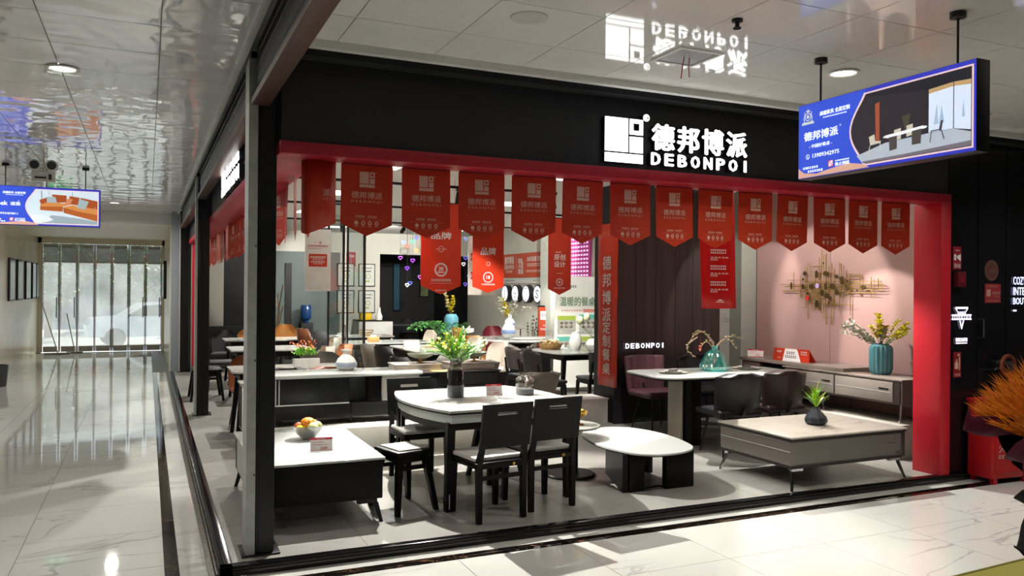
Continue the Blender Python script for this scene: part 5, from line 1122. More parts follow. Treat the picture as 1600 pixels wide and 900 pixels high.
# red tent sign on the console
t = thing('tent_sign', 'red and white folded tent sign on the pink wall console', 'sign', (7.0, 7.30, .8205), -PI / 2 + R(8))
MB().flat([(-.27, 0), (.25, 0), (.25, .15), (-.25, .15)], -.06).add([(-.25, -.06, .15), (.25, -.06, .15), (.27, .04, 0), (-.27, .04, 0)], [(0, 1, 2, 3)]).build('card', ORB, t)
MB().flat([(-.13, .0), (.13, .0), (.09, .13), (.07, .148), (-.09, .148)], -.061).build('white_panel', CARD, t)
MB().dashes(-.07, .05, .085, .028, 4, -.062).dashes(-.09, .07, .04, .028, 6, -.062, 4).build('panel_print', INK, t); MB().dashes(-.21, -.14, .10, .02, 3, -.062).dashes(.13, .22, .11, .015, 4, -.062).dashes(.13, .22, .085, .012, 5, -.062).dashes(-.2, -.15, .03, .01, 3, -.062).build('side_print', WPRINT, t)
# brass rod wall sculpture
rg = random.Random(21); ROD = M('rod_brass', '#94782f', .4, metal=.3, var=.06)
t = thing('wall_sculpture', 'brass rod wall sculpture with bronze discs on the pink wall', 'wall art', (7.352, 7.14, 1.70), -PI / 2)
def px2(x, z): return ((x - 620) / 1350 * 1.62 * 1.05, (440 - z) / 900 * 1.12)    # layout in the sculpture's own plane
V = [(208, 290, 470), (298, 320, 540), (362, 240, 640), (395, 200, 750), (438, 250, 670), (462, 280, 640), (492, 300, 660), (540, 150, 660), (568, 80, 690), (592, 130, 690), (625, 120, 795), (655, 240, 600), (693, 215, 795), (728, 270, 650), (782, 210, 660), (803, 220, 540), (830, 235, 580), (866, 285, 525), (910, 315, 700), (1018, 315, 515), (1140, 350, 525), (1215, 360, 470), (525, 380, 660), (695, 400, 620)]
Hh = [(388, 370, 1255), (412, 30, 1290), (436, 90, 1290), (460, 170, 1285), (482, 70, 800), (487, 800, 1215), (370, 140, 400), (350, 860, 1060), (322, 870, 1030), (305, 540, 740), (240, 480, 600), (238, 450, 540), (520, 270, 540), (545, 400, 700), (590, 440, 760), (600, 640, 960), (637, 335, 410), (722, 585, 715), (500, 420, 640)]
for x, a, b in V: p, q = px2(x, a), px2(x, b); MB().cyl((p[0], -.035, p[1]), (q[0], -.030, q[1]), .005, n=6).build('vertical_rod', ROD, t)
for z, a, b in Hh: p, q = px2(a, z), px2(b, z); MB().cyl((p[0], -.045, p[1]), (q[0], -.048, q[1]), .005, n=6).build('horizontal_rod', ROD, t)
for x, z, rx, rz_ in ((192, 425, 16, 42), (370, 305, 28, 26), (520, 315, 22, 45), (635, 308, 40, 26), (455, 432, 34, 26), (347, 433, 20, 30), (765, 340, 26, 22), (828, 375, 26, 45), (715, 430, 40, 32), (635, 430, 18, 40), (585, 492, 24, 36), (655, 520, 34, 30), (770, 488, 22, 32), (525, 600, 22, 45), (410, 500, 24, 18), (893, 445, 26, 26), (1070, 440, 32, 24), (690, 540, 16, 18), (605, 210, 10, 14), (350, 360, 14, 14), (893, 383, 12, 12), (1000, 470, 12, 12), (672, 588, 12, 12)):
    c = px2(x, z); k = 1.45 / 1350; MB().plate([(c[0] + rx * k * math.cos(a_ * .524), c[1] + rz_ * k * math.sin(a_ * .524)) for a_ in range(12)], -.058, -.052).build('disc', BRONZE, t)
for x, z, col, nm in ((410, 545, '#c4302a', 'red_disc'), (535, 425, '#b9a2d8', 'lilac_disc')): c = px2(x, z); MB().plate([(c[0] + .028 * math.cos(a_ * .524), c[1] + .03 * math.sin(a_ * .524)) for a_ in range(12)], -.064, -.059).build(nm, M(nm, col, .3), t)
for x, z in ((430, 430), (900, 430), (640, 620), (570, 300)): c = px2(x, z); MB().cyl((c[0], -.05, c[1]), (c[0], 0, c[1]), .004, n=6).build('wall_pin', GOLD, t)

# left console: vase, books, bowls
t = thing('vase', 'round-bellied white vase with blue-grey band on the console slab', 'vase', (1.74, 7.66, .8625))
MB().lathe([(.0001, 0), (.06, 0), (.095, .03), (.102, .06), (.08, .11), (.045, .14), (.032, .155), (.032, .175), (.05, .188), (.052, .195)], 40).build('body', WHITEC, t); MB().lathe([(.0985, .035), (.1031, .055), (.1031, .065), (.0985, .078)], 40).build('band', M('band_blue_grey', '#9aa6b8', .4), t)
for k, (x, y) in enumerate(((2.42, 7.62), (2.98, 7.60))):
    t = thing('sample_box', ['flat pale box on the left of the console top behind the vase', 'flat pale box on the right end of the console top'][k], 'box', (x, y, .8455), R(-3 + 6 * k), 'flat boxes on the console')
    MB().box(-.24, .22, -.14, .14, 0, .055, b=.003).build('box', M('box_cream', '#b5aa9e', .5), t); MB().box(-.25, .23, -.15, .15, .0551, .068, b=.002).build('lid', M('lid_taupe', '#9f948c', .5), t)
    b = thing('compote_bowl', ['left green glass bowl on a gold foot over the console box', 'right green glass bowl on a gold foot over the console box'][k], 'bowl', (x + .05, y, .914), group='glass bowls on gold feet')
    MB().lathe([(.0001, 0), (.04, 0), (.04, .006), (.012, .012), (.012, .03), (.03, .038)], 24).build('foot', GOLD, b); MB().lathe([(.0001, .038), (.06, .045), (.12, .072), (.135, .092), (.131, .093), (.11, .075), (.0001, .046)], 36).build('bowl', M('celadon', '#9aa48c', .2, var=.1, trans=.3), b)
    if k: MB().ball((-.09, .0, .085), (.035, .03, .03), 8, 6).ball((-.05, .03, .09), (.035, .03, .03), 8, 6).build('dried_fruit', M('fruit_orange', '#d0822a', .5), b)
t = thing('coaster', 'round straw coaster on the console top beside the vase', 'mat', (2.62, 7.44, .8455)); MB().lathe([(.0001, 0), (.11, 0), (.11, .005), (.0001, .005)], 28).build('mat', M('straw', '#a8935f', .8, var=.2, scale=80), t)
# planter with red green foliage on the grey table
rg = random.Random(31)
t = thing('planter', 'white ribbed planter on the grey table behind the console', 'planter', (1.62, 9.10, .7505)); t.scale = (1.15, 1.15, 1.15)
for k in range(12): MB().box(-.12 + .02 * k, -.102 + .02 * k, -.055, -.048, 0, .1, b=.003, seg=1).build('picket', WHITEC, t)
MB().box(-.12, .12, -.048, .05, 0, .09).build('box', WHITEC, t)
t = thing('bushy_plant', 'small bushy green plant with orange red tips in the white planter', 'plant', (1.62, 9.10, .854)); t.scale = (1.15, 1.15, 1.15)
lf, f2, st = MB(), MB(), MB()
for k in range(110): a, e = rg.random() * 6.28, rg.uniform(.2, 1.0); d = Vector((math.cos(a) * e, math.sin(a) * e * .6, 1)); p = Vector((rg.uniform(-.09, .09), rg.uniform(-.03, .03), 0)); L = rg.uniform(.06, .16); lf.leaf(p + d * L * .4, d, .05, .02); lf.leaf(p + d * L * .6, (d.y, -d.x, .5), .035, .016); (f2.leaf(p + d * L, (rg.uniform(-1, 1), rg.uniform(-1, 1), 1), .035, .018) if k % 2 else None)
lf.build('leaves', GREEN, t, kind='stuff'); f2.build('tips', M('orange_tips', '#d2673a', .5, var=.2), t, kind='stuff')
# tableware on the inner tables
def cup_set(label, loc, m=None):
    t = thing('tea_set', label, 'tableware', loc); m = m or WHITEC
    MB().box(-.14, .14, -.09, .09, 0, .01, b=.003).build('tray', m, t)
    for i, (x, y) in enumerate(((-.08, 0), (.02, .03), (.09, -.03))): MB().lathe([(.0001, .01), (.025, .01), (.038, .05), (.034, .05), (.022, .016), (.0001, .016)], 16, (x, y, 0)).build('cup', m, t)
    MB().lathe([(.0001, .01), (.03, .012), (.045, .045), (.03, .075), (.0001, .085)], 16, (-.02, -.05, 0)).build('teapot', m, t)
cup_set('white tea set on the far white table between the posts', (1.75, 14.4, .7505)); cup_set('white tea set on the grey marble table at the back', (3.35, 15.0, .7505)); cup_set('white cups on the nearer white table between the posts', (1.6, 12.5, .7505))
cup_set('white crockery on the dark grey marble table', (5.7, 10.9, .7505))
t = thing('wire_basket', 'yellow wire basket on the grey marble table at the back', 'basket', (3.78, 15.0, .7505)); [MB().torus((0, 0, z), r, .005, 20, 5).build('hoop', GOLD, t) for z, r in ((.006, .09), (.05, .12), (.1, .14))]; [MB().tube([(.09 * math.cos(a), .09 * math.sin(a), 0.006), (.14 * math.cos(a), .14 * math.sin(a), .1)], .003, 4).build('wire', GOLD, t) for a in (0, .8, 1.6, 2.4, 3.1, 3.9, 4.7, 5.5)]
t = thing('display_card', 'white folded card standing on the white table with yellow dish', 'card', (3.72, 11.9, .7505), R(8)); MB().box(-.13, .13, -.002, .002, 0, .1, T=mat4(rot=(R(-12), 0, 0))).box(-.13, .13, -.002, .002, 0, .1, T=mat4((0, .04, 0), (R(12), 0, 0))).build('card', CARD, t)
t = thing('serving_tray', 'pale wooden tray with yellow fruit on the middle white table', 'tray', (4.08, 11.75, .7505)); MB().box(-.2, .2, -.13, .13, 0, .02, b=.004).build('tray', M('pale_wood', '#b59a6c', .5, var=.15), t)
for k in range(7): MB().ball((-.09 + .03 * k, .02 * math.sin(k * 2), .04), (.035, .028, .025), 8, 6).build('yellow_fruit', YEL, t)
t = thing('storage_box', 'light orange napkin box on the white table right of the glass screen', 'box', (3.45, 13.2, .7505)); MB().box(-.09, .09, -.06, .06, 0, .08, b=.006).build('box', M('orange_box', '#cf9a5a', .5), t); MB().box(-.05, .05, -.015, .015, .08, .11).build('tissue', WHITEP, t)
t = thing('storage_box', 'bright yellow box on the white cabinet at the back wall', 'box', (4.62, 18.42, .9005)); MB().box(-.13, .13, -.1, .1, 0, .15, b=.02).build('box', M('bright_yellow', '#e0b50c', .45), t); MB().box(-.13, .13, -.1, .1, .151, .165).build('lid', M('bright_yellow', '#e0b50c', .45), t)
t = thing('bottle', 'white bottle beside the yellow box on the back cabinet', 'bottle', (4.95, 18.42, .9005)); MB().lathe([(.0001, 0), (.07, 0), (.08, .08), (.04, .18), (.03, .28), (.035, .29)], 20).build('body', WHITEC, t)
# vases further back
def flower_vase(label, flabel, loc, m, prof, flow, seed, H, spread=.5, group=None, stripes=None):
    rg = random.Random(seed); t = thing('vase', label, 'vase', loc); MB().lathe(prof, 36).build('body', m, t)
    if stripes: MB().lathe(stripes, 36).build('band', M('blue_band', '#7f94bd', .3), t)
    top = prof[-1][1]; t = thing('flower_arrangement', flabel, 'flowers', (loc[0], loc[1], loc[2] + top - .02)); st, a_, b_, lf = MB(), MB(), MB(), MB()
    for dx, sz, which in flow:
        pts = sprig(lf if rg.random() < .4 else None, st, (0, 0, -.04), (dx, rg.uniform(-.2, .2), 1), H * sz, 7, .014, .04, rg, droop=.03)
        for q in pts[3:]:
            for _ in range(2): bloom(a_ if which else b_, q + Vector((rg.uniform(-.03, .03), rg.uniform(-.03, .03), rg.uniform(-.02, .02))), .05, rg)
    st.build('stems', STEMM, t, kind='stuff'); a_.build('yellow_flowers', YEL, t, kind='stuff'); b_.build('pale_flowers', WHF, t, kind='stuff'); lf.build('leaves', GREEN2, t, kind='stuff')
flower_vase('white teardrop vase with blue band on the large round table', 'yellow and white blossom spray in the blue-banded vase', (5.88, 13.1, .7765), WHITEC, [(.0001, 0), (.07, 0), (.12, .06), (.13, .12), (.10, .20), (.05, .28), (.035, .33), (.04, .36)],
            [(-.2, 1.0, 1), (-.1, .8, 1), (-.3, .7, 1), (-.8, 1.0, 0), (-.6, 1.1, 0), (.5, .9, 0), (.8, 1.1, 0), (.35, .7, 0), (-.15, .6, 1)], 3, .42, stripes=[(.124, .075), (.1305, .10), (.1305, .13), (.1245, .15)])
flower_vase('turquoise fluted vase on the small round table', 'tall yellow flower spray in the turquoise vase at the back', (5.80, 15.85, .7765), M('turquoise', '#5f9fae', .4, var=.1), [(.0001, 0), (.13, 0), (.15, .05), (.15, .26), (.12, .31), (.10, .34)],
            [(-.1, 1.0, 1), (.1, .8, 1), (.25, .9, 1), (-.3, .9, 1), (-.35, 1.15, 0), (0, .6, 1), (.15, .6, 1)], 9, .48)
t = thing('box', 'small white box beside the turquoise vase', 'box', (6.16, 15.75, .7525)); MB().box(-.09, .09, -.06, .06, 0, .06, b=.005).build('box', WHITEC, t); MB().box(-.09, .09, -.06, .06, .0601, .066).build('lid', WHITEC, t)
t = thing('decanter', 'white and blue striped bottle on the side table by the clock wall', 'bottle', (6.85, 15.2, .8505)); MB().lathe([(.0001, 0), (.10, 0), (.11, .02), (.11, .12), (.08, .16), (.045, .2), (.04, .27), (.055, .30)], 32).build('body', WHITEC, t); MB().lathe([(.1102, .04), (.1115, .05), (.1115, .09), (.1102, .10)], 32).build('band', M('blue_band', '#7f94bd', .3), t)
t = thing('side_table', 'small round metal side table by the clock wall', 'table', (6.85, 15.2, 0)); MB().lathe([(.0001, .83), (.32, .83), (.33, .84), (.32, .85), (.0001, .85)], 32).build('tabletop', STONEG, t)
for k in range(3): MB().tube([(.25 * math.cos(k * 2.1), .25 * math.sin(k * 2.1), .83), (.2 * math.cos(k * 2.1), .2 * math.sin(k * 2.1), 0)], .012).build('leg', STEEL, t)
# right dark marble table: basket, two white vases
t = thing('bread_basket', 'brown basket of cream dried flowers on the dark marble table', 'basket', (5.52, 10.75, .7505)); MB().lathe([(.0001, 0), (.13, 0), (.16, .04), (.17, .09), (.16, .09), (.13, .02), (.0001, .01)], 28, flute=.03, nf=14).build('basket', M('basket_brown', '#8d6b3e', .8, var=.3, scale=60), t)
rg = random.Random(6); mb = MB(); [bloom(mb, (rg.uniform(-.13, .13), rg.uniform(-.1, .1), rg.uniform(.08, .13)), .045, rg) for _ in range(26)]; mb.build('dried_flowers', M('dried_cream', '#c9b98a', .7, var=.2), t, kind='stuff')
t = thing('vase', 'slim white ceramic vase left on the dark marble table', 'vase', (5.78, 10.45, .7505)); MB().lathe([(.0001, 0), (.06, 0), (.09, .06), (.095, .14), (.07, .22), (.05, .26), (.055, .27)], 32).build('body', WHITEC, t)
t = thing('vase', 'round white marbled vase right on the dark marble table', 'vase', (5.95, 10.2, .7505)); MB().lathe([(.0001, 0), (.07, 0), (.12, .05), (.13, .10), (.10, .16), (.06, .19), (.065, .20)], 32).build('body', marble('vase_marble', '#d6d6d0', '#a9a9a4', .2, 8, .05), t)
rg = random.Random(17)
t = thing('flower_arrangement', 'white tulip-like blooms in the round marbled vase', 'flowers', (5.95, 10.2, .93)); st, fl_ , lf= MB(), MB(), MB()
for dx, L, s in ((-.9, .36, 1), (-.35, .34, 1), (.9, .3, 0), (1.1, .38, 0), (-1.3, .42, 0)):
    pts = sprig(None if s else lf, st, (0, 0, 0), (dx, -.1, 1), L, 6, .02, .04, rg)
    if s: fl_.ball(pts[-1], (.05, .045, .065), 10, 8)
st.build('stems', DGREEN, t, kind='stuff'); lf.build('leaves', GREEN2, t, kind='stuff'); fl_.build('blooms', M('cream_bloom', '#e6e6bf', .5), t, kind='stuff')
# big leaf plant in the middle
t = thing('leafy_plant', 'arching dark green fern frond plant behind the middle tables', 'plant', (5.0, 13.4, 0)); rg = random.Random(14)
MB().lathe([(.0001, 0), (.14, 0), (.17, .3), (.15, .3), (.13, .26), (.0001, .26)], 24).build('pot', DARKW, t); st, lf = MB(), MB()
for k in range(9):
    a = 3.14 + rg.uniform(-1.4, 1.4) if k < 6 else rg.random() * 6.28; pts = [Vector((math.cos(a) * .9 * u, math.sin(a) * .9 * u * .6, .28 + .75 * math.sin(u * 2.0))) for u in [i / 12 for i in range(13)]]; st.tube(pts, .006, 5)
    for i in range(4, 13):
        for s in (-1, 1): d = pts[i] - pts[i - 1]; lf.leaf(pts[i], Vector((-d.y, d.x, 0)).normalized() * s + d.normalized() * .6, .16, .05)
st.build('stems', DGREEN, t, kind='stuff'); lf.build('leaves', M('fern_green', '#3f8a34', .45, var=.25), t, kind='stuff')
t = thing('vine_plant', 'dark trailing plant beside the framed red sign', 'plant', (7.12, 14.62, 0)); st, lf = MB(), MB()
for k in range(10): sprig(lf, st, (rg.uniform(-.08, .08), rg.uniform(-.08, .08), .3), (rg.uniform(-.35, .35), rg.uniform(-.35, .35), 1), rg.uniform(.5, .85), 10, .035, .06, rg)
st.build('stems', STEMM, t, kind='stuff'); lf.build('leaves', M('dusky_leaf', '#3c4438', .6), t, kind='stuff'); MB().lathe([(.0001, 0), (.12, 0), (.15, .32), (.0001, .32)], 20).build('pot', GREYC, t)
t = thing('vase_arrangement', 'dark vase of white lilies far back between the posts', 'flowers', (2.12, 16.4, .0)); MB().lathe([(.0001, 0), (.12, 0), (.16, .5), (.1, .9), (.12, 1.0)], 24).build('vase', DARKW, t); mb, st = MB(), MB()
for k in range(9): pts = sprig(None, st, (0, 0, .95), (rg.uniform(-1.1, .6), 0, 1), rg.uniform(.25, .5), 5, .02, .05, rg); mb.ball(pts[-1], (.05, .05, .07), 8, 6)
st.build('stems', DGREEN, t, kind='stuff'); mb.build('blooms', WHF, t, kind='stuff')
t = thing('sofa', 'dark grey sofa with cushions against the dark mural, far back left', 'sofa', (1.75, 17.6, 0), R(180))
MB().box(-.7, .7, -.4, .4, .12, .42, b=.05).build('seat', M('sofa_grey', '#3f4648', .8, bump=.2), t); MB().box(-.7, .7, -.42, -.22, .4, .82, b=.06).build('backrest', M('sofa_grey', '#3f4648', .8), t); MB().box(-.72, -.55, -.4, .4, .12, .62, b=.05).build('armrest', M('sofa_grey', '#3f4648', .8), t); MB().box(.55, .72, -.4, .4, .12, .62, b=.05).build('armrest', M('sofa_grey', '#3f4648', .8), t)
for i in (-1, 1):
    for j in (-1, 1): MB().leg((i * .62, j * .33, 0), (i * .62, j * .33, .13), .04).build('leg', BLK, t)
# ---- things on the walls at the back
g = 'framed certificates on the back wall'
for i, x in enumerate((4.24, 4.74)):
    for j, z in enumerate((1.95, 1.32)):
        t = thing('certificate_frame', 'framed certificate, %s %s of the four on the back wall' % (['upper', 'lower'][j], ['left', 'right'][i]), 'picture', (x, 18.8, z), group=g)
        MB().box(-.20, .20, -.025, 0, -.27, .27, b=.003).build('frame', BLK, t); MB().box(-.18, .18, -.028, -.0251, -.25, .25).build('mount', M('certificate_paper', '#c9ccc4', .4), t); MB().rect(-.1, .1, .08, .1, -.0285).rect(-.12, .12, .16, .175, -.0285).build('heading', INK, t); MB().ring(.03, -.03, .06, .015, -.0285).rect(-.05, .06, -.16, -.13, -.0285).build('seal', M('seal_olive', '#8f9a4a', .5), t)
t = thing('wall_notice', 'small red notice on the back wall seen through the glass screen', 'notice', (4.35, 18.79, 2.32)); MB().box(-.1, .12, -.004, 0, -.17, .17).build('sheet', M('notice_rose', '#a8434a', .5), t); MB().dashes(-.07, .09, .05, .04, 4, -.005).build('print', WPRINT, t)
t = thing('ad_banner', 'wide orange red advertising board on the right wall above the clocks', 'poster', (7.345, 15.6, 2.15), -PI / 2)
MB().box(-1.08, 1.06, -.012, 0, -.25, .27).build('board', M('board_orange', '#bf4a28', .5), t)
Rows().text('德邦博派', -.72, .05, .17, w=.5, bold=.02, y=-.014).text('DEBONPOI', -.72, -.06, .09, w=.5, bold=.02, y=-.014).dashes(-.9, -.55, -.14, .05, 7, -.014).text('招商', -.14, .06, .1, bold=.03, y=-.014).text('入驻', -.12, -.05, .13, bold=.03, y=-.014).text('商铺', -.12, -.18, .12, bold=.03, y=-.014).text('30年高端 家居', .55, .08, .11, w=.7, bold=.02, y=-.014).dashes(.2, .9, -.02, .06, 9, -.014).dashes(.15, .95, -.14, .04, 14, -.014).rect(-.34, -.335, -.2, .2, -.014).build('print', WPRINT, t)
t = thing('white_strip_board', 'white strip board under the orange advertising board', 'poster', (7.345, 15.6, 1.83), -PI / 2); MB().box(-1.08, 1.06, -.012, 0, -.06, .06).build('board', WHITEP, t); MB().dashes(-1.0, -.4, -.01, .03, 16, -.014).dashes(.5, .8, -.01, .03, 8, -.014).rect(.88, 1.0, -.05, .06, -.014).build('print', M('strip_ink', '#7d7d7a', .5), t)
CL = E('clock_face_glow', '#eef0f8', .85)
for k in range(4):
    y = 16.35 - .545 * k
    t = thing('wall_clock', '%s round glowing disc sign from the left in the row on the right wall' % ORD[k], 'sign', (7.35, y, 1.55), -PI / 2, 'round glowing discs')
    MB().cyl((0, 0, 0), (0, -.11, 0), .19, n=36).build('drum', M('drum_black', '#222226', .4), t); MB().disc(0, 0, .165, -.112, 32).build('face', CL, t)
    mb = MB()
    if k == 0: [mb.ring(0, .08 - .07 * q, .035, .01, -.114, 12) for q in range(3)]; mb.ring(0, 0, .15, .008, -.114)
    if k == 1: [mb.disc(.05 * math.cos(q * 2.1 + .5), .05 * math.sin(q * 2.1 + .5) - .02, .022, -.114, 10) for q in range(3)]; mb.ring(0, 0, .145, .01, -.114)
    if k == 2: [mb.rect(-.06, .06, .11 - .245 * q, .12 - .245 * q, -.114) for q in range(2)]; mb.ring(0, 0, .15, .006, -.114)
    if k == 3: mb.text('S', 0, -.09, .18, y=-.114, w=.13); mb.rect(-.12, -.03, -.06, -.045, -.114); mb.rect(.03, .12, .05, .065, -.114)
    mb.build('face_pattern', M('pattern_blue_black', '#33344a', .5), t)
t = thing('framed_sign', 'tall black framed orange red sign leaning by the right wall', 'sign', (7.12, 14.08, .35), -PI / 2 + R(12))
MB().box(-.23, .23, -.02, .02, 0, .98, b=.004).build('frame', BLK, t); MB().box(-.2, .2, -.024, -.02, .03, .95).build('panel', M('panel_orange', '#b5462c', .5), t); MB().box(-.14, .16, -.027, -.024, .70, .87).build('label_panel', CARD, t); MB().ring(-.07, .79, .03, .012, -.029).dashes(-.02, .13, .77, .04, 4, -.029).build('label_print', INK, t); MB().dashes(-.06, .08, .58, .02, 5, -.0265).dashes(-.14, .14, .5, .03, 10, -.0265).build('print', WPRINT, t)
MB().box(-.2, .2, -.06, .06, -.35, 0).build('stand', BLK, t)
t = thing('roll_up_banner', 'white roll-up banner with green headline standing behind the marble vases', 'poster', (6.42, 11.55, 0), R(-8))
MB().plate([(-.42, .06), (.42, .06), (.40, 1.86), (-.38, 1.86)], 0, .004).build('sheet', M('rollup_white', '#e2e2da', .5, var=.02), t); MB().box(-.45, .45, -.08, .08, 0, .06, b=.01).build('base', ALU, t)
MB().text('温暖的餐桌', .0, 1.38, .15, w=.62, bold=.01, y=-.003).build('headline', M('headline_green', '#5f8468', .5), t); MB().dashes(-.3, -.02, 1.68, .035, 8, -.003).build('small_print', INK, t); MB().dashes(-.28, .22, 1.295, .025, 12, -.003).flat([(.1, 1.28), (.3, 1.28), (.33, 1.305), (.3, 1.33), (.1, 1.33)], -.0035).build('pink_print', M('pink_print', '#d8877a', .5), t)
for (a, b, c, d), nm, col in (((-.35, .92, -.03, 1.22), 'green_tile', '#9db548'), ((.03, .92, .36, 1.24), 'teal_tile', '#62b3a0'), ((-.35, .58, -.03, .88), 'teal_tile', '#62b3a0'), ((.03, .58, .36, .88), 'green_tile', '#9db548')):
    MB().rect(a, c, d - .07, d, -.003).build(nm, M('m_' + nm, col, .5), t); MB().rect(a, c, b, d - .071, -.003).build('tile_picture', M('tile_grey', '#a9aaa2', .5, var=.2, scale=14), t); MB().dashes(a + .04, c - .04, b + .1, .1, 3, -.004, 7).build('tile_sketch', M('sketch_brown', '#7a6a5c', .5), t)
t = thing('led_board', 'magenta LED text board high on the right wall', 'sign', (7.33, 13.12, 2.15), -PI / 2); MB().box(-.42, .42, -.02, 0, -.42, .62).build('board', E('magenta', '#8a1f5c', .55), t)
for k in range(12): MB().dashes(-.37, .37, .5 - .075 * k, .03, 7, -.022, k).build('text_row', E('led_text', '#e8d2f0', 1.0), t)
t = thing('poster', 'pale hanging poster behind the middle orange banner', 'poster', (5.0, 12.0, 1.55)); MB().box(-.33, .12, 0, .004, 0, .95).build('sheet', M('poster_white', '#cfccc0', .5), t); MB().dashes(-.29, -.24, .55, .12, 1, -.003).dashes(-.29, -.24, .25, .12, 1, -.003, 5).build('print', CARDR, t); MB().tube([(-.33, .002, .95), (.12, .002, .95)], .006).tube([(-.1, .002, .95), (-.1, .002, 1.4)], .002, 4).build('hanging_rod', BLKM, t)
t = thing('water_dispenser', 'water dispenser with blue bottle against the grey green back wall', 'dispenser', (3.28, 18.5, 0)); MB().box(-.14, .14, -.15, .15, 0, .85, b=.01).build('cabinet', DARKW, t); MB().box(-.12, .12, -.16, -.15, .5, .8).build('front', STEEL, t); MB().lathe([(.05, .85), (.06, .9), (.12, .95), (.12, 1.22), (.10, 1.25), (.0001, 1.25)], 24).build('bottle', M('bottle_blue', '#24508f', .15, trans=.3), t)
t = thing('bare_branches', 'dry branches in a dark pot against the grey green wall', 'plant', (2.36, 16.7, 0)); st = MB(); [sprig(None, st, (0, 0, .5), (rg.uniform(-.3, .3), rg.uniform(-.2, .2), 1), rg.uniform(.8, 1.3), 6, .01, .02, rg, sr=.012) for _ in range(7)]; st.build('branches', M('dry_branch', '#8a7455', .7), t, kind='stuff'); MB().lathe([(.0001, 0), (.14, 0), (.18, .5), (.0001, .5)], 20).build('pot', DARKW, t)
# dark room beyond the opening
t = thing('low_table', 'dim low table in the dark room beyond the opening', 'table', (5.75, 19.6, 0)); MB().box(-.5, .7, -.3, .3, .72, .75).build('tabletop', M('dim_top', '#45464a', .3), t)
for i in (-.45, .65): MB().box(i - .03, i + .03, -.25, .25, 0, .72).build('leg', BLK, t)
for k, x in enumerate((5.6, 6.3)): shell_chair('dim grey chair in the dark room, %s one' % ['left', 'right'][k], (x, 20.4, 0), R(180), DGREY, DGREY, 'chairs in the dark room', w_=.5)
t = thing('wall_lamp', 'dim blue lit strip on the wall of the dark room', 'light', (6.25, 21.48, 1.0)); MB().box(-.1, .1, -.03, 0, 0, 1.35).build('casing', BLK, t); MB().rect(-.08, .08, .05, 1.3, -.032).build('face', E('blue_strip', '#24505f', .22), t)
t = thing('small_picture', 'small framed picture glimpsed right of the orange 30 banner', 'picture', (7.05, 21.48, 1.6)); MB().box(-.14, .14, -.02, 0, -.2, .2).build('frame', BLK, t); MB().box(-.11, .11, -.023, -.02, -.17, .17).build('print', M('landscape', '#6f7a55', .5, var=.3, scale=8), t)
HC = ['#6a7fe0', '#40d0b0', '#d84a3a', '#5a6ae8', '#e0a040', '#8a3ad0', '#7a3ae0', '#f0f0f0', '#5a6ae8', '#9a50c0', '#c060d0', '#8aa0e8', '#b070d0', '#6a6ae0', '#f0f0f0', '#7a6ae0', '#9a80c0', '#e0e0f0', '#6a50d0']
HP = [(5.09, 2.66), (5.32, 2.68), (5.21, 2.57), (5.44, 2.77), (5.46, 2.49), (5.31, 2.26), (5.20, 2.09), (5.22, 1.72), (5.30, 1.76), (5.09, 2.32), (5.48, 1.90), (6.57, 2.78), (6.71, 2.76), (6.61, 2.35), (6.58, 2.21), (6.55, 1.75), (6.72, 2.41), (6.70, 2.17), (6.70, 1.93)]
for k, (x, z) in enumerate(HP):
    grp = 'left' if x < 6 else 'right'; idx = k if k < 11 else k - 11
    t = thing('heart_ornament', 'small coloured hanging heart, %s of the %s cluster before the dark opening' % (ORD[idx], grp), 'ornament', (x, 17.0 + .05 * (k % 5), z), R(-20 + 12 * (k % 4)), 'hanging hearts')
    pts = [Vector((.045 * (math.sin(a) ** 3) * 1.0, 0, .042 * (.8125 * math.cos(a) - .3125 * math.cos(2 * a) - .125 * math.cos(3 * a) - .0625 * math.cos(4 * a)))) for a in [i * 6.2832 / 20 for i in range(21)]]
    MB().tube(pts, .009, 6).build('heart', E('heart_' + HC[k], HC[k], .55), t); MB().cyl((0, 0, .03), (0, 0, ZI - z), .002, n=4).build('string', STEEL, t)
t = thing('heart_balloon', 'crimson heart balloon under the shop ceiling beside the second pennant', 'balloon', (2.72, 8.6, 2.42)); MB().ball((-.05, 0, .04), (.1, .06, .09), 14, 10).ball((.05, 0, .04), (.1, .06, .09), 14, 10).ball((0, 0, -.04), (.085, .055, .08), 14, 10).build('foil', M('balloon_red', '#b3122c', .2), t); MB().cyl((0, 0, .1), (0, 0, ZI - 2.42), .002, n=4).build('string', STEEL, t)

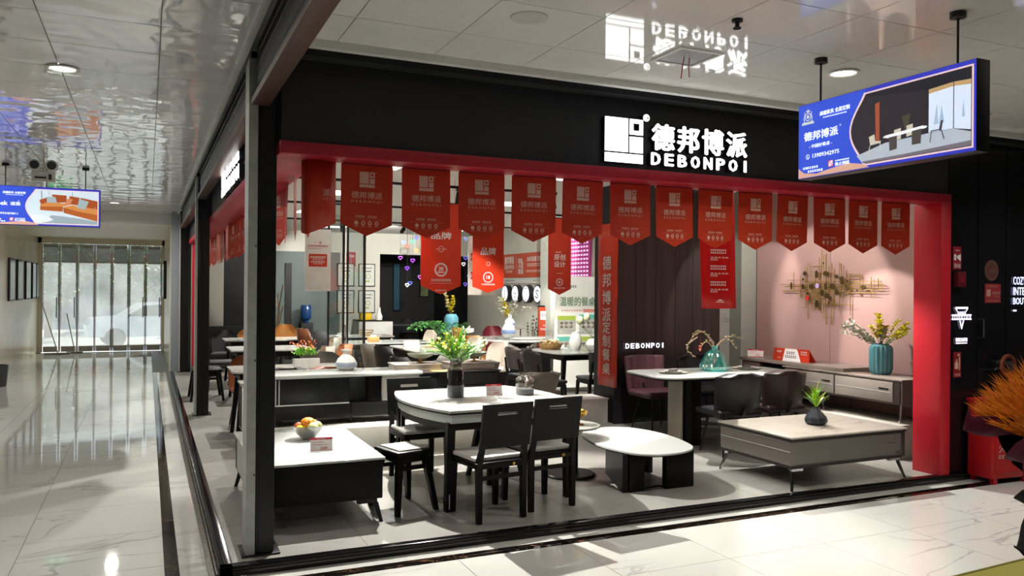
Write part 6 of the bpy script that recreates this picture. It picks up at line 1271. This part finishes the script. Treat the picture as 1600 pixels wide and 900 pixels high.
# ---- track lights in the shop
def track(y, xa, xb):
    t = thing('light_track', 'black ceiling light track %s' % {7.0: 'nearest the shop front', 9.6: 'over the second row of tables', 12.4: 'over the middle of the shop', 15.4: 'at the back of the shop'}[y], 'track', ((xa + xb) / 2, y, ZI)); h = (xb - xa) / 2
    MB().box(-h, h, -.018, .018, -.03, 0).build('rail', BLKM, t)
track(7.0, 1.0, 7.0); track(9.6, 1.0, 5.0); track(12.4, 1.0, 7.0); track(15.4, 1.2, 7.0)
def spot(x, y, tx, ty, tz, pw, ang=70, n='', size=.012, col=(1, .96, .9), bl=.3):
    z = ZI - .16; d = (Vector((tx, ty, tz)) - Vector((x, y, z))).normalized(); q = d.to_track_quat('-Z', 'Y')
    t = thing('track_spotlight', n, 'spotlight', (x, y, z))
    MB().box(-.02, .02, -.05, .05, .10, .13).cyl((0, 0, .02), (0, 0, .11), .009).build('bracket', BLKM, t)
    h = MB().lathe([(.0001, .09), (.036, .09), (.04, .08), (.04, -.07), (.035, -.07), (.034, -.03), (.0001, -.03)], 18).build('head', BLKM, t); h.rotation_mode = 'QUATERNION'; h.rotation_quaternion = q
    l = MB().lathe([(.0001, -.045), (.033, -.045)], 16).build('lens', E('spot_lens', '#fff2dc', 10), h)
    ld = bpy.data.lights.new('spot', 'SPOT'); ld.energy = pw; ld.spot_size = R(ang); ld.spot_blend = bl; ld.shadow_soft_size = size; ld.color = col
    lo = bpy.data.objects.new('spot_light', ld); COL.objects.link(lo); lo.location = Vector((x, y, z)) + d * .09; lo.rotation_euler = q.to_euler()
SP = [(1.35, 7.0, 1.6, 7.8, .8, .55, 80), (2.15, 7.0, 2.45, 6.0, .3, 3.9, 78), (3.3, 7.0, 3.9, 5.9, .3, .5, 60), (4.75, 7.0, 5.6, 7.2, .7, 1.0, 60), (5.8, 7.0, 5.5, 5.6, .3, 2.2, 76), (5.2, 7.0, 7.3, 7.1, 1.65, .8, 46), (6.25, 7.0, 7.15, 6.15, 1.0, .8, 50), (6.7, 7.0, 7.0, 8.5, 1.4, .35, 60),  # first and last heads added to brighten the console vase and marble strip
      (1.4, 9.6, 1.6, 8.6, .7, 1.2, 90), (2.6, 9.6, 2.3, 7.9, .8, 1.2, 80), (3.6, 9.6, 3.8, 10.9, .7, 1.3, 90), (4.8, 9.6, 5.5, 10.2, .7, 1.1, 80), (4.95, 9.6, 6.3, 11.5, 1.3, .8, 56),  # last head added to brighten the roll-up banner
      (1.6, 12.4, 1.7, 12.0, .7, 1.4, 90), (3.2, 12.4, 3.6, 13.2, .7, 1.4, 90), (4.4, 12.4, 4.0, 11.5, .7, 1.2, 90), (5.8, 12.4, 6.3, 13.4, .7, 1.5, 80), (6.4, 12.4, 7.35, 15.3, 1.9, 1.2, 70),
      (2.0, 15.4, 2.0, 14.6, .7, 1.2, 90), (3.4, 15.4, 3.5, 15.0, .7, 1.1, 90), (4.6, 15.4, 4.6, 18.8, 1.6, 1.6, 70), (5.8, 15.4, 5.85, 15.9, .7, .9, 80), (2.9, 15.4, 2.4, 18.8, 1.8, .5, 40)]
for k, (x, y, a, b, c, pw, an) in enumerate(SP):
    row = {7.0: 'front', 9.6: 'second', 12.4: 'middle', 15.4: 'back'}[y]; idx = [s for s in SP if s[1] == y].index(SP[k])
    spot(x, y, a, b, c, SPOT_W * pw, an, 'black cylindrical spotlight, %s from the left on the %s ceiling track' % (ORD[idx], row))
# fill panels added on the shop ceiling to lift its ambient light
for k, (x, y) in enumerate(((2.2, 8.3), (4.4, 8.2), (2.4, 11), (5.0, 11.2), (2.6, 14), (5.2, 14.2), (3.6, 17.2), (6.2, 17.0), (6.3, 6.0), (3.4, 5.9))):
    t = thing('panel_light', 'recessed ceiling panel light in the shop, %s from the front' % ORD[k], 'ceiling light', (x, y, ZI)); MB().box(-.3, .3, -.3, .3, -.006, 0).build('frame', WHITEP, t); MB().box(-.28, .28, -.28, .28, -.0065, -.006).build('diffuser', E('panel_glow', '#fffaf0', 2.0), t)
    ld = bpy.data.lights.new('panel', 'AREA'); ld.size = .56; ld.energy = FILL_W; ld.color = (1, .97, .92); lo = bpy.data.objects.new('panel_light_source', ld); COL.objects.link(lo); lo.location = (x, y, ZI - .02)

# ---- foreground, right: orange plume bouquet and yellow ottoman
rg = random.Random(40)
t = thing('flower_bouquet', 'large orange grass plume bouquet in dark red and black wrapping, right edge', 'flowers', (4.56, 2.70, ZF))
MB().lathe([(.24, 0), (.20, .3), (.15, .6), (.16, .8), (.2, .95)], 14, flute=.06, nf=5).build('paper_cone', M('maroon_paper', '#5f1526', .45, var=.2, scale=6), t)
def sheet(p, d, up, L, wd, name, m):
    p, d, up = Vector(p), Vector(d).normalized(), Vector(up).normalized(); a = d.cross(up).normalized(); nn = a.cross(d); g = []
    for i in range(7):
        u = i / 6
        for j in range(7):
            v = j / 6 - .5; w_ = wd * (math.sin(PI * min(1, u * .85 + .12)) ** .6); g.append(p + d * L * u + a * w_ * v + nn * (.22 * L * (v * v) * 2 + .06 * math.sin(5 * u + 3 * v)))
    o = MB().add(g, [(i * 7 + j, i * 7 + j + 1, (i + 1) * 7 + j + 1, (i + 1) * 7 + j) for i in range(6) for j in range(6)]).build(name, m, t, ang=60)
    md = o.modifiers.new('thickness', 'SOLIDIFY'); md.thickness = .002
BP = M('black_paper', '#0b0a0c', .85, var=.2, spec=.08); MP = M('maroon_paper2', '#3f0f1e', .8, var=.2, spec=.1); PPK = M('plum_sheen', '#5c1a30', .6, var=.15, spec=.15)
sheet((-.05, 0, .65), (-.75, -.3, .55), (0, 0, 1), .55, .5, 'wrapping_sheet', MP); sheet((-.05, -.05, .55), (-.8, -.2, .25), (0, 0, 1), .45, .45, 'wrapping_sheet', BP); sheet((-.02, -.1, .75), (-.4, -.6, .5), (0, 0, 1), .5, .5, 'wrapping_sheet', BP)
sheet((-.08, 0, .5), (-.75, .0, -.35), (0, .3, 1), .34, .34, 'wrapping_sheet', BP); sheet((-.1, -.1, .45), (-.45, -.2, -.35), (0, .2, 1), .24, .22, 'wrapping_sheet', PPK); sheet((-.0, .1, .8), (-.7, .4, .35), (0, 0, 1), .5, .35, 'wrapping_sheet', MP); sheet((0, -.15, .6), (-.2, -.9, .2), (0, 0, 1), .4, .5, 'wrapping_sheet', BP); sheet((.1, 0, .7), (.8, -.1, .5), (0, 0, 1), .5, .5, 'wrapping_sheet', MP); sheet((0, .1, .7), (.2, .8, .6), (0, 0, 1), .5, .5, 'wrapping_sheet', BP)
sheet((-.15, -.05, .78), (-.9, -.1, .05), (0, 0, 1), .40, .10, 'ribbon', PPK)
mb = MB(); base = Vector((.05, 0, .82))
for k in range(6500):
    a = rg.random() * 6.28; e = rg.random() ** .6 * 1.25; d = Vector((math.cos(a) * e * 1.15 - .15, math.sin(a) * e, 1.0 - .35 * e)).normalized(); L = rg.uniform(.22, .58); q = base + d * L * .9
    dd = (d + Vector((rg.uniform(-.25, .25), rg.uniform(-.25, .25), rg.uniform(-.1, .25)))).normalized(); s_ = rg.uniform(.05, .10); c = dd.cross(Vector((0, 0, 1))).normalized() * .004; mb.add([q - c, q + c, q + dd * s_ * 1.1], [(0, 1, 2)]); c2 = dd.cross(c).normalized() * .004; mb.add([q - c2, q + c2, q + dd * s_], [(0, 1, 2)])
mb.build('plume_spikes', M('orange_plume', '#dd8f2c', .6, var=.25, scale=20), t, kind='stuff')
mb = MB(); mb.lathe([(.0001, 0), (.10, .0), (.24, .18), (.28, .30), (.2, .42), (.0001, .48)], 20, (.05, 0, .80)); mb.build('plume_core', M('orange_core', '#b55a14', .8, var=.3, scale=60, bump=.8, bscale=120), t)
t = thing('ottoman', 'mustard yellow upholstered ottoman at the bottom right corner', 'ottoman', (3.53, 1.86, ZF), R(3))
YO = M('mustard_fabric', '#8f8a3c', .8, var=.08, scale=60, bump=.2, bscale=300)
MB().box(-.57, .57, -.5, .5, .06, .51, b=.03, seg=3).build('seat', YO, t)
pp = [(x, y, .505) for x, y in rrect(.555, .485, .03, 3)]; MB().tube(pp + [pp[0]], .008, 6).build('piping', M('piping_olive', '#6f6a2a', .7), t)
for i in (-1, 1):
    for j in (-1, 1): MB().cyl((i * .48, j * .42, 0), (i * .48, j * .42, .07), .025, n=12).build('foot', BLK, t)
